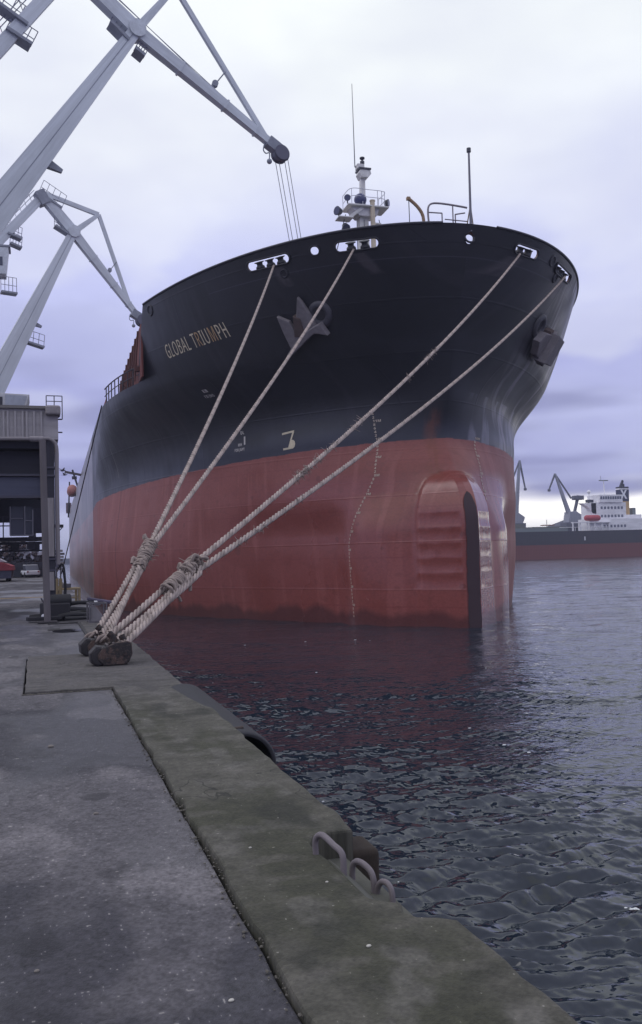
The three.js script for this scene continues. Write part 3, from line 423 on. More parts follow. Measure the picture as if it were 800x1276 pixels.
  for (const [x, z] of [[-1.05, 0.9], [-0.3, 0.94], [0.75, 0.92], [1.05, 0.9], [1.25, 0.9], [-1.2, -0.5], [1.35, -0.5]]) part('post', rod([x, 8.5, z], [x, 9.55, z], 0.024), pr0.material, pr0);
  const flood = (x, y, z, r, ry, rx) => { const l = part('floodlight', [new THREE.CylinderGeometry(r, r * 0.7, r * 1.1, 18).rotateX(Math.PI / 2)], lampM, fm); l.position.set(x, y, z); l.rotation.set(rx, ry, 0, 'YXZ'); part('lens', new THREE.CylinderGeometry(r * 0.92, r * 0.92, 0.03, 18).rotateX(Math.PI / 2).translate(0, 0, r * 0.57), lens, l); part('bracket', rod([0, -r * 1.6, 0], [0, -r * 0.6, 0], 0.04), lampM, l); };
  flood(-1.28, 8.95, 0.7, 0.22, -0.3, 0.1); flood(1.5, 8.9, 0.6, 0.25, 0.9, 0.05); flood(-1.85, 8.1, 0.5, 0.3, -1.1, 0); flood(-1.4, 7.1, 0.5, 0.28, 0.2, 0.9); flood(-0.42, 6.95, 0.5, 0.17, 0.1, 0.5);
  part('horn', new THREE.SphereGeometry(0.42, 24, 14, 0, 7, 0, 1.9).rotateX(1.2).translate(-0.35, 8.95, 0.6), mat(rgb(70, 74, 112), 0.35), fm);
  part('crow_lantern', poly([[-0.36, 0], [-0.22, -0.26], [0.2, -0.26], [0.42, 0], [0.36, 0.2], [-0.3, 0.2]], 0.7, 0.03).translate(0.1, 10.9, -0.3), wh, fm);
  part('lantern_shade', bb(-0.32, 0.52, 11.13, 11.24, -0.36, 0.5), lampM, fm);
  const mh = part('masthead', bb(-0.36, 0.12, 11.25, 11.55, -0.2, 0.3), wh, fm); part('lamp', new THREE.LatheGeometry([[0.001, 0], [0.1, 0], [0.08, 0.1], [0.15, 0.14], [0.15, 0.3], [0.07, 0.34], [0.07, 0.42], [0.17, 0.46], [0.17, 0.56], [0.001, 0.58]].map((p) => new THREE.Vector2(...p)), 14).translate(0.08, 11.55, 0), lampM, mh);
  part('antenna', [rod([-0.45, 11.4, 0], [-0.5, 17.1, 0], 0.035, 0.018, 6), rod([-0.48, 11.42, 0], [-0.1, 11.4, 0], 0.03)], mat(rgb(92, 92, 106), 0.5), fm);
  part('mast_stay', rod([-1.3, 8.0, 0.3], [-2.6, 3, 0], 0.03, 0.03, 6), lampM, fm); part('mast_stay', rod([1.0, 7.8, 0.4], [2.2, 4, 0], 0.03, 0.03, 6), lampM, fm);
  part('aerial', rod([-1.2, 3, 2.2], [-1.2, 6.9, 2.2], 0.022, 0.022, 6), lampM, fm); part('aerial', rod([-0.7, 3, 2.2], [-0.7, 7.0, 2.2], 0.022, 0.022, 6), lampM, fm);
  // store davit, jackstaff and the bow platform rail
  const dv = part('davit', [tube([[0.8, 18.3, -7], [0.8, 23.1, -7], [0.72, 23.65, -7], [0.4, 24.1, -7], [-0.1, 24.5, -7]], 0.1, 30, 8), bb(-0.24, -0.04, 24.42, 24.6, -7.1, -6.9)], worn(rgb(150, 122, 96), 0.8), ship); part('fall', rod([-0.12, 24.45, -7], [-0.05, 19, -7], 0.025, 0.025, 6), lampM, dv);
  const jx = 0.05; const js = part('jackstaff', [rod([jx, 19.9, 0.45], [jx, 24.0, 0.5], 0.07, 0.05, 10)], mat(rgb(112, 110, 122), 0.5), ship); part('staff_truck', new THREE.CylinderGeometry(0.11, 0.11, 0.2, 12).translate(jx, 24.05, 0.5), lampM, js); part('staff_stay', [rod([jx, 21.4, 0.45], [jx + 0.35, 20.0, 0.1], 0.03), rod([jx, 21.2, 0.45], [jx - 0.1, 20, 0.1], 0.03)], mat(rgb(150, 128, 104), 0.8), js);
  const br = mat(rgb(140, 132, 138), 0.6); const pr = part('bow_rail', [tube([[-2.05, 20.0, 0.05], [-2.05, 21.15, 0.05], [-1.85, 21.32, 0.05], [-0.2, 21.25, 0.15], [0.0, 21.2, 0.2]], 0.05, 30, 6), rod([-1.2, 20.55, 0.1], [0, 20.5, 0.2], 0.03)], br, ship); for (const [x, y] of [[-1.35, 20.85], [-0.75, 21.25], [-0.62, 20.85]]) part('post', rod([x, 20, 0.1], [x, y, 0.1], 0.035), br, pr); part('bar', rod([-2.05, 20.85, 0.05], [-1.35, 20.85, 0.1], 0.035), br, pr); part('bar', rod([-0.62, 20.85, 0.1], [-0.1, 20.95, 0.15], 0.035), br, pr);
  // lifeboat and boom far aft on the quay side
  const lb = new THREE.CapsuleGeometry(0.85, 4, 8, 16).rotateX(Math.PI / 2); lb.scale(1, 1.1, 1); part('lifeboat', lb.translate(-HB - 0.55, 15.6, -118), worn(rgb(170, 112, 106), 0.6), ship);
  part('boat_davit', [beam([-HB + 0.6, 15.3, -115.5], [-HB - 0.5, 19, -115.5], 0.3, 0.3), box(0.8, 0.5, 0.6, -HB - 0.2, 17.6, -115)], dark, ship);
  part('boom', beam([-HB + 0.4, 15.2, -84], [-HB - 2.1, 15.7, -84], 0.25, 0.3), mat(rgb(84, 78, 84), 0.7), ship);
  part('gangway_head', box(1.2, 2.4, 1.6, -HB - 0.3, 15.8, -176), mat(rgb(94, 76, 84), 0.7), ship); part('derrick_post', rod([-HB - 0.4, 14, -160], [-HB - 0.4, 19.5, -160], 0.12), dark, ship); part('derrick_post', rod([-HB - 0.9, 12, -140], [-HB - 0.6, 19, -140], 0.14), dark, ship);
}
scene.updateMatrixWorld(true);

//##PART2

// ───────────── mooring hooks and mooring lines
const rustTex = tex(512, 512, (u, v) => { const a = tnoise(u, v, 6) * 0.5 + tnoise(u, v, 19) * 0.3 + tnoise(u, v, 61) * 0.2, b = tnoise(u, v, 110), c = mix3(rgb(46, 42, 44), rgb(84, 66, 60), sst(0.48, 0.68, a)); return mix3(c, rgb(128, 112, 104), sst(0.78, 0.92, b) * 0.6); }, false, true);
const hookSteel = mat([1, 1, 1], 0.75, 0.1, { map: rustTex, bumpMap: grainTex, bumpScale: 0.006 });
function makeHook(label, pos, turn) {
  const t = thing('mooring_hook', label, 'mooring hook', pos, turn, 'mooring hooks on the quay edge');
  const plate = [[-0.22, 0.07], [-0.23, 0.15], [-0.16, 0.235], [0.02, 0.305], [0.2, 0.325], [0.25, 0.30], [0.26, 0.14], [0.21, 0.03], [0.14, 0.0], [-0.15, 0.0]];
  part('base_plate', rbox(0.36, 0.03, 0.34, 0.02, 0.012, 0, 0.01), worn(rgb(50, 46, 46), 0.85), t);
  for (const z of [-0.2, 0.13]) part('cheek_plate', poly(plate, 0.05, 0.014).translate(0, 0.025, z), hookSteel, t);
  const dr = new THREE.CylinderGeometry(0.125, 0.125, 0.36, 20).rotateX(Math.PI / 2).translate(-0.2, 0.15, -0.02); part('drum', dr, worn(rgb(44, 40, 44), 0.6), t);
  part('front_block', poly([[-0.33, 0.05], [-0.34, 0.17], [-0.25, 0.26], [-0.1, 0.24], [-0.1, 0.0], [-0.26, 0.0]], 0.26, 0.02).translate(0, 0.02, -0.15), worn(rgb(46, 42, 46), 0.65), t);
  for (const [x, y] of [[-0.17, 0.255], [-0.09, 0.295], [0.0, 0.325], [0.1, 0.34]]) part('rung', rod([x, y + 0.01, -0.2], [x, y + 0.01, 0.18], 0.018, 0.018, 10), worn(rgb(84, 76, 76), 0.6), t);
  part('hook_horn', tube([[-0.02, 0.14, -0.02], [0.02, 0.3, -0.02], [0.0, 0.42, -0.02], [-0.06, 0.48, -0.02]], 0.055, 16, 10), hookSteel, t);
  part('side_horn', tube([[0.14, 0.2, -0.02], [0.17, 0.34, -0.02], [0.13, 0.44, -0.02]], 0.05, 14, 10), hookSteel, t);
  part('bolt', new THREE.CylinderGeometry(0.03, 0.03, 0.02, 8).rotateX(Math.PI / 2).translate(0.16, 0.18, 0.21), hookSteel, t); part('bolt', new THREE.CylinderGeometry(0.03, 0.03, 0.02, 8).rotateX(Math.PI / 2).translate(-0.1, 0.1, 0.21), hookSteel, t);
  return t;
}
const hookA = makeHook('dark steel mooring hook behind the nearer one, holding the two steep ropes', [1.02, 0, -15.6], 0.06);
const hookC = makeHook('dark steel mooring hook standing nearest on the quay, holding the two long slanting ropes', [1.1, 0, -14.1], 0.02);
void hookA; void hookC;

const ropeTex = tex(256, 256, (u, v) => { const m = 0.75 + 0.5 * (0.5 * tnoise(u, v, 30) + 0.5 * tnoise(u, v, 90)); const d = 0.72 + 0.5 * tnoise(0.5, v, 6); return [0.33 * m * d, 0.272 * m * d, 0.248 * m * d]; }, false, true);
const ropeM = mat([1, 1, 1], 0.95, 0, { map: ropeTex }), ropeOld = mat([0.82, 0.8, 0.78], 0.95, 0, { map: ropeTex });
function laid(curve, r, pitch, ds, strands = 3) {                         // a rope of twisted strands along a curve, with a slight hairiness
  const L = curve.getLength(), n = Math.max(8, Math.round(L / ds)), g = [], up0 = V(0.3, 1, 0.1);
  for (let k = 0; k < strands; k++) {
    const P = [], N = [], U = [], I = [], m = 6, rs = r * 0.54, ro = r * 0.5;
    for (let i = 0; i <= n; i++) { const t = i / n, c = curve.getPointAt(t), T = curve.getTangentAt(t), s = T.clone().cross(up0).normalize(), u = s.clone().cross(T), an = 2 * Math.PI * (t * L / pitch + k / strands), c2 = c.clone().addScaledVector(s, Math.cos(an) * ro).addScaledVector(u, Math.sin(an) * ro), w = rs * (0.92 + 0.2 * noise(t * L * 5, k * 9 + r * 100)); for (let j = 0; j <= m; j++) { const b = j / m * 2 * Math.PI, d = s.clone().multiplyScalar(Math.cos(b)).addScaledVector(u, Math.sin(b)); P.push(c2.x + d.x * w, c2.y + d.y * w, c2.z + d.z * w); N.push(d.x, d.y, d.z); U.push(j / m, t * L * 1.5); } }
    for (let i = 0; i < n; i++) for (let j = 0; j < m; j++) { const a = i * (m + 1) + j, b = a + m + 1; I.push(a, b, a + 1, a + 1, b, b + 1); }
    const q = new THREE.BufferGeometry(); q.setAttribute('position', new THREE.Float32BufferAttribute(P, 3)); q.setAttribute('normal', new THREE.Float32BufferAttribute(N, 3)); q.setAttribute('uv', new THREE.Float32BufferAttribute(U, 2)); q.setIndex(I); g.push(q);
  }
  return join(g);
}
const sagged = (a, b, sag) => new THREE.QuadraticBezierCurve3(a, a.clone().lerp(b, 0.5).add(V(0, -sag * 2, 0)), b);
const rr = rngOf(404);
function fuzz(c, dir, len, rad, n) {                                      // worn yarns standing off the rope
  const g = []; for (let i = 0; i < n; i++) { const p = c.clone().addScaledVector(dir, (rr() - 0.5) * len), o = V(rr() - 0.5, rr() - 0.6, rr() - 0.5).normalize(), q = p.clone().addScaledVector(o, rad * (0.9 + 0.9 * rr())).addScaledVector(dir, (rr() - 0.5) * 0.1); g.push(rod(p.addScaledVector(o, rad * 0.4), q, 0.008 + 0.006 * rr(), 0.003, 4)); } return join(g);
}
function knot(c, dir, r, turns, len, name, parent) {                      // the lashing round the splices
  const d = dir.clone().normalize(), s = d.clone().cross(V(0, 1, 0)).normalize(), u = s.clone().cross(d), g = [];
  for (let k = 0; k < turns; k++) { const o = (k / turns - 0.5) * len + (rr() - 0.5) * 0.05, tl = (rr() - 0.5) * 0.8, tl2 = (rr() - 0.5) * 0.8, pts = []; for (let i = 0; i < 12; i++) { const a = i / 12 * 2 * Math.PI, R0 = r * (0.85 + 0.3 * rr()); pts.push(c.clone().addScaledVector(d, o + Math.cos(a) * tl * r + Math.sin(a) * tl2 * r).addScaledVector(s, Math.cos(a) * R0).addScaledVector(u, Math.sin(a) * R0 * 0.9)); } g.push(new THREE.TubeGeometry(new THREE.CatmullRomCurve3(pts, true), 40, 0.026, 6, true)); }
  const kn = part(name, g, ropeOld, parent);
  for (let k = 0; k < 3; k++) { const p0 = c.clone().addScaledVector(d, (rr() - 0.5) * len * 1.2), o = s.clone().multiplyScalar(rr() - 0.4).addScaledVector(u, rr() - 0.55).normalize(); part('loose_end', tube([p0, p0.clone().addScaledVector(o, r * 1.1), p0.clone().addScaledVector(o, r * 1.7).addScaledVector(d, (rr() - 0.3) * 0.2), p0.clone().addScaledVector(o, r * 1.9).addScaledVector(d, (rr() - 0.2) * 0.3).add(V(0, -0.1, 0))], 0.026 + 0.012 * rr(), 14, 7), ropeOld, kn); }
  return kn;
}
{
  const fair = (a, h, sd, off = 0.05) => toWorld(onHull(a, h, sd, off));
  const K1 = V(2.12, 1.78, -18.15), K2 = V(2.72, 1.39, -16.1);
  const lines = [
    ['steep mooring rope running to the leftmost fairlead of the bow', fair(4.75, 19.22, -1), K1, [[V(0.93, 0.34, -15.75), 0.0], [V(1.02, 0.36, -15.45), 0.05]], 0.35, 0.058],
    ['mooring rope crossing in front of the starboard anchor to the fairlead by the mast', fair(1.68, 19.3, -1), K1.clone().add(V(0.05, 0.02, 0.03)), [[V(1.14, 0.36, -15.5), 0.02]], 0.4, 0.058],
    ['long frayed mooring rope, upper of the slanting pair, to the right fairleads', fair(0.5, 19.3, 1), K2.clone().add(V(-0.06, 0.05, -0.05)), [[V(1.06, 0.4, -14.5), 0], [V(1.16, 0.36, -14.25), 0.03]], 0.55, 0.06],
    ['long mooring rope, lower of the slanting pair, to the outermost right fairlead', fair(3.61, 19.38, 1), K2.clone().add(V(0.04, -0.03, 0.05)), [[V(1.28, 0.32, -14.05), 0.02], [V(1.2, 0.34, -14.3), 0]], 0.6, 0.06],
  ];
  const objs = lines.map(([label, top, K, feet, sag, r]) => {
    const t = thing('mooring_rope', label, 'mooring rope', feet[0][0].toArray(), 0, 'mooring ropes from the bow to the quay hooks'), o = feet[0][0], rel = (p) => p.clone().sub(o);
    part('standing_part', laid(sagged(rel(K), rel(top), sag), r, 0.42, 0.07), ropeM, t);
    feet.forEach(([f, s], i) => part('eye_leg', laid(sagged(rel(f), rel(K.clone().add(V((i - 0.5) * 0.11, (0.5 - i) * 0.05, 0.05 * i))), 0.03 + s), r * 0.95, 0.34, 0.03), ropeM, t));
    // the eye laid round the hook
    const f = rel(feet[0][0]); part('eye', laid(new THREE.CatmullRomCurve3([f, f.clone().add(V(-0.09, -0.02, 0.0)), f.clone().add(V(-0.14, -0.07, -0.05)), f.clone().add(V(-0.06, -0.09, -0.11)), f.clone().add(V(0.05, -0.05, -0.1))]), r * 0.95, 0.3, 0.02), ropeOld, t);
    return [t, rel, K, top];
  });
  { const [t, rel, K, top] = objs[0], d = top.clone().sub(K).normalize().lerp(K.clone().sub(V(1.05, 0.3, -15.8)).normalize(), 0.5); knot(rel(K), d, 0.12, 14, 0.55, 'splice', t); knot(rel(K.clone().addScaledVector(d, -0.5)), d, 0.105, 8, 0.4, 'lashing', t); stuff('yarns', fuzz(rel(K), d, 0.9, 0.17, 60), ropeOld, t); }
  { const [t, rel, K, top] = objs[2], d = K.clone().sub(V(1.2, 0.36, -14.2)).normalize(); knot(rel(K), d, 0.125, 12, 0.45, 'splice', t); knot(rel(K.clone().addScaledVector(d, -0.7)), d, 0.12, 12, 0.5, 'lashing', t); stuff('yarns', fuzz(rel(K), d, 0.9, 0.18, 70), ropeOld, t);
    // chafed lengths along the standing part
    const c = sagged(rel(K), rel(top), 0.55); for (const [u, len, n] of [[0.145, 0.9, 90], [0.165, 1.3, 60], [0.2, 0.8, 25], [0.26, 0.9, 22], [0.40, 0.6, 16], [0.47, 0.9, 30], [0.49, 0.5, 20]]) stuff('yarns', fuzz(c.getPointAt(u), c.getTangentAt(u), len, 0.12, n), ropeOld, t); }
  { const [t, rel, K, top] = objs[3], c = sagged(rel(K), rel(top), 0.6); for (const [u, len, n] of [[0.05, 1.2, 40], [0.1, 1.0, 25]]) stuff('yarns', fuzz(c.getPointAt(u), c.getTangentAt(u), len, 0.1, n), ropeOld, t); }
  // a dark wire leading from the deck down to the quay farther on
  whole('breast_wire', rod([4.75, 13.05, -68], [2.1, 0.3, -84], 0.045, 0.045, 6), mat(rgb(60, 56, 62), 0.8), 'dark wire running down the pale ship side to the far quay', 'mooring wire');
}

// ───────────── the harbour cranes
const craneGrey = worn(rgb(196, 201, 208), 0.5), craneDark = worn(rgb(134, 138, 150), 0.6), wireM = mat(rgb(120, 122, 140), 0.5);
function makeCrane(label, o) {
  const { F, J, T, A, B, tower, ez } = o, zOf = o.z, P = (x, y, off = 0) => V(x + ez[1] * off, y, zOf(x) + ez[0] * off);
  const base = P(tower[0], 0), t = thing('harbour_crane', label, 'crane', base.toArray(), 0, 'level luffing cranes along the quay'), L = (x, y, off = 0) => P(x, y, off).sub(base);
  const pt = (name, g, m = craneGrey, par = t) => part(name, g, m, par), w = o.w;
  const boom = pt('boom', beam(L(...F), L(...J), 2.0 * w, 3.3 * w, 0.85 * w, 0.95 * w));
  const dF = L(...J).sub(L(...F)), side = dF.clone().normalize().cross(V(0, 1, 0)).normalize(), up = side.clone().cross(dF.clone().normalize()).negate();
  pt('web_seam', beam(L(...F).addScaledVector(up, -0.0), L(...J), 2.04 * w, 0.07, 0.89 * w, 0.05), craneDark, boom);
  pt('jib', beam(L(...J), L(...T), 0.8 * w, 1.05 * w, 0.55 * w, 0.6 * w)); pt('rear_jib', beam(L(...J), L(...B), 0.85 * w, 1.25 * w, 0.9 * w, 1.1 * w));
  pt('joint', [new THREE.CylinderGeometry(0.72 * w, 0.72 * w, 1.3 * w, 18).rotateX(Math.PI / 2).rotateY(Math.atan2(ez[1], ez[0])).translate(...L(...J).toArray())]);
  pt('strut', beam(L(...J), L(...A), 0.4 * w, 0.7 * w, 0.35 * w, 0.4 * w)); pt('tie', beam(L(...A), L(...T).add(V(-0.7 * w, 0.6 * w, 0)), 0.3 * w, 0.42 * w)); pt('tie', beam(L(...B).add(V(-0.5 * w, 0.6 * w, 0)), L(...A), 0.35 * w, 0.5 * w));
  pt('rear_block', beam(L(B[0] - 0.6, B[1] + 0.5), L(B[0] + 0.2, B[1] - 0.9), 1.4 * w, 1.1 * w), craneDark);
  const lk = pt('back_link', beam(L(B[0] - 0.6, B[1] - 0.6), L(...tower), 0.6 * w, 0.95 * w, 0.7 * w, 1.1 * w));
  for (const s of [0, 0.5]) { const a = L(B[0] - 0.6, B[1] - 0.6).add(V(-0.45, 0.75 + s, 0)), b = L(...tower).add(V(-0.45, 0.9 + s, 0)); pt('hand_rail', rod(a, b, 0.04, 0.04, 6), wireM, lk); }
  for (let i = 1; i < 16; i++) { const a = L(B[0] - 0.6, B[1] - 0.6).lerp(L(...tower), i / 16); pt('rail_post', rod(a, a.clone().add(V(-0.47, 1.35, 0)), 0.03, 0.03, 5), wireM, lk); }
  // head: sheave pair, cheek plates and a dangling limit switch
  const hd = pt('jib_head', beam(L(T[0] - 0.7 * w, T[1] + 0.35 * w), L(T[0] + 0.5 * w, T[1] - 0.3 * w), 0.8 * w, 0.95 * w), craneDark);
  for (const s of [-0.3, 0.3]) pt('sheave', new THREE.TorusGeometry(0.62 * w, 0.14 * w, 8, 24).rotateY(Math.atan2(ez[1], ez[0])).translate(...L(T[0] + 0.55 * w, T[1] - 0.55 * w, s * w).toArray()), mat(rgb(70, 70, 84), 0.5), hd);
  pt('sheave_cover', new THREE.CylinderGeometry(0.66 * w, 0.66 * w, 1.0 * w, 20).rotateX(Math.PI / 2).rotateY(Math.atan2(ez[1], ez[0])).translate(...L(T[0] + 0.5 * w, T[1] - 0.55 * w).toArray()), mat(rgb(84, 84, 102), 0.5), hd);
  pt('limit_switch', tube([L(T[0] - 0.9, T[1] + 0.1), L(T[0] - 1.0, T[1] - 0.5), L(T[0] - 0.8, T[1] - 0.7), L(T[0] - 0.5, T[1] - 0.6), L(T[0] - 0.5, T[1] - 1.2)], 0.05, 20, 6), craneDark, hd); pt('switch_weight', new THREE.SphereGeometry(0.22, 10, 8).translate(...L(T[0] - 0.5, T[1] - 1.3).toArray()), craneDark, hd);
  if (o.hook) for (const [dx, s] of [[0.15, -0.35], [0.35, -0.12], [0.75, 0.1], [0.95, 0.3]]) pt('hoist_rope', rod(L(T[0] + dx, T[1] - 0.6, s), L(o.hook[0] + dx * 0.75, o.hook[1], s), 0.03, 0.03, 5), wireM);
  for (const [d, s] of [[0.75, 0.2], [0.95, -0.2]]) pt('luffing_rope', rod(L(B[0] + 0.6, B[1] + d * 0.8), L(T[0] - 1.2, T[1] + 0.55 + d * 0.35, s), 0.03, 0.03, 5), wireM);
  { const m = L(...J).lerp(L(...T), 0.53); pt('rope_guide', [rod(m, m.clone().add(V(0.25, 1.0, 0)), 0.06), rod(m.clone().add(V(0.2, 0.8, 0)), m.clone().add(V(1.1, 2.0, 0)), 0.05)], craneDark); pt('guide_roller', new THREE.CylinderGeometry(0.25, 0.25, 0.4, 12).rotateX(Math.PI / 2).translate(m.x + 0.25, m.y + 0.9, m.z), craneDark); }
  for (const k of [0.3, 0.62, 0.85]) { const a = L(...J).lerp(L(...T), k), b = L(...J).lerp(L(...T), k + 0.012); pt('flange', beam(a, b, lerp(0.8, 0.55, k) * w + 0.12, lerp(1.05, 0.6, k) * w + 0.12)); }
  // platforms, brackets, lamps on the boom
  const plat = (p, q, rail, upv, wd = 1.1) => { const a = L(...p), b = L(...q), g = pt('platform', beam(a, b, wd, 0.22), craneDark), n = 4; for (let i = 0; i <= n; i++) { const c = a.clone().lerp(b, i / n); pt('rail_post', rod(c, c.clone().addScaledVector(upv, rail), 0.035, 0.035, 5), wireM, g); } for (const k of [0.5, 1]) pt('hand_rail', rod(a.clone().addScaledVector(upv, rail * k), b.clone().addScaledVector(upv, rail * k), 0.035, 0.035, 5), wireM, g); return g; };
  for (const [p, q, rl, u] of o.plats) plat(p, q, rl, v3(u).normalize());
  for (const [p, q] of o.arms) { pt('bracket', beam(L(...p), L(...q), 0.45, 0.75, 0.25, 0.25), craneDark); }
  // slewing tower, machinery house and portal
  pt('slewing_column', beam(L(tower[0] - 0.3, 11), L(tower[0], tower[1] + 0.6), 3.0, 3.0, 1.6, 1.6, V(1, 0, 0))); pt('machinery_house', rbox(7, 4.2, 5, -3.2, 13.2, 0.4, 0.1)); pt('boom_foot', beam(L(tower[0], 12.5), L(...F), 2.2, 1.6));
  pt('counterweight', rbox(2.6, 2.6, 3, tower[0] - base.x - 7.4, 17, 0, 0.1), craneDark);
  const port = pt('portal', [rbox(7.6, 1.6, 7.6, 0, 10.1, 0, 0.1)]); for (const [x, z] of [[-3.6, -4.4], [3.6, -4.4], [-3.6, 4.4], [3.6, 4.4]]) pt('leg', beam([x * 0.9, 10, z * 0.75], [x, 1, z], 0.9, 0.9), craneGrey, port);
  for (const x of [-3.6, 3.6]) pt('bogie', rbox(0.9, 1.0, 10, x, 0.55, 0, 0.08), craneDark, port);
  if (o.cab) { const c = L(...o.cab); const cb = pt('driver_cab', poly([[-2.2, 0], [0.85, 0], [1.15, 3.0], [-2.2, 3.0]], 2.2, 0.04).translate(c.x, c.y, c.z - 1), craneGrey); pt('cab_window', bb(c.x - 1.6, c.x + 0.55, c.y + 0.9, c.y + 1.9, c.z + 1.25, c.z + 1.29), mat(rgb(60, 66, 84), 0.1), cb); pt('cab_roof', rbox(3.8, 0.25, 2.6, c.x - 0.5, c.y + 3.2, c.z, 0.05), craneDark, cb); }
  return t;
}
makeCrane('pale grey harbour crane with its jib reaching over the bow, nearer of two', {
  F: [-10.3, 13], J: [7.45, 40.95], T: [18.75, 34.6], A: [10.6, 45.3], B: [3.0, 44.1], tower: [-8.5, 27.6], ez: [0.974, 0.225], z: (x) => -62 - (x + 8) * 6 / 26, w: 0.92, hook: [22.2, 14],
  plats: [[[-2.6, 40.1], [-0.3, 38.95], 1.3, [0.45, 1, 0]], [[-1.7, 38.3], [-0.05, 37.6], 1.3, [0.45, 1, 0]], [[5.5, 40.9], [6.8, 39.9], 0.9, [0.4, 1, 0]], [[7.3, 39.4], [8.0, 39.0], 0.9, [0.5, 1, 0]]], arms: [[[0.7, 29.6], [2.0, 29.1]]],
});
makeCrane('pale grey harbour crane standing farther along, its jib tip behind the forecastle', {
  F: [-8.4, 13], J: [4.55, 40.6], T: [12.15, 31.4], A: [7.6, 43.3], B: [1.2, 44.3], tower: [-8.5, 32.2], ez: [0.975, 0.222], z: (x) => -105 - (x + 10) * 5 / 22, w: 1.0, hook: null,
  plats: [[[-2.9, 39.2], [-1.35, 38.75], 1.4, [0.1, 1, 0]], [[-2.6, 38.1], [-1.35, 37.7], 1.4, [0.1, 1, 0]], [[2.4, 41.0], [4.0, 40.2], 1.2, [0, 1, 0]], [[-1.4, 26.9], [1.0, 26.3], 1.5, [0.1, 1, 0]], [[-3.6, 32.3], [-1.9, 32.25], 1.9, [0, 1, 0]], [[0.6, 44.6], [3.2, 43.2], 1.8, [0.4, 1, 0]]], arms: [[[-0.7, 29.3], [0.8, 28.75]]], cab: [-3.9, 34.1],
});

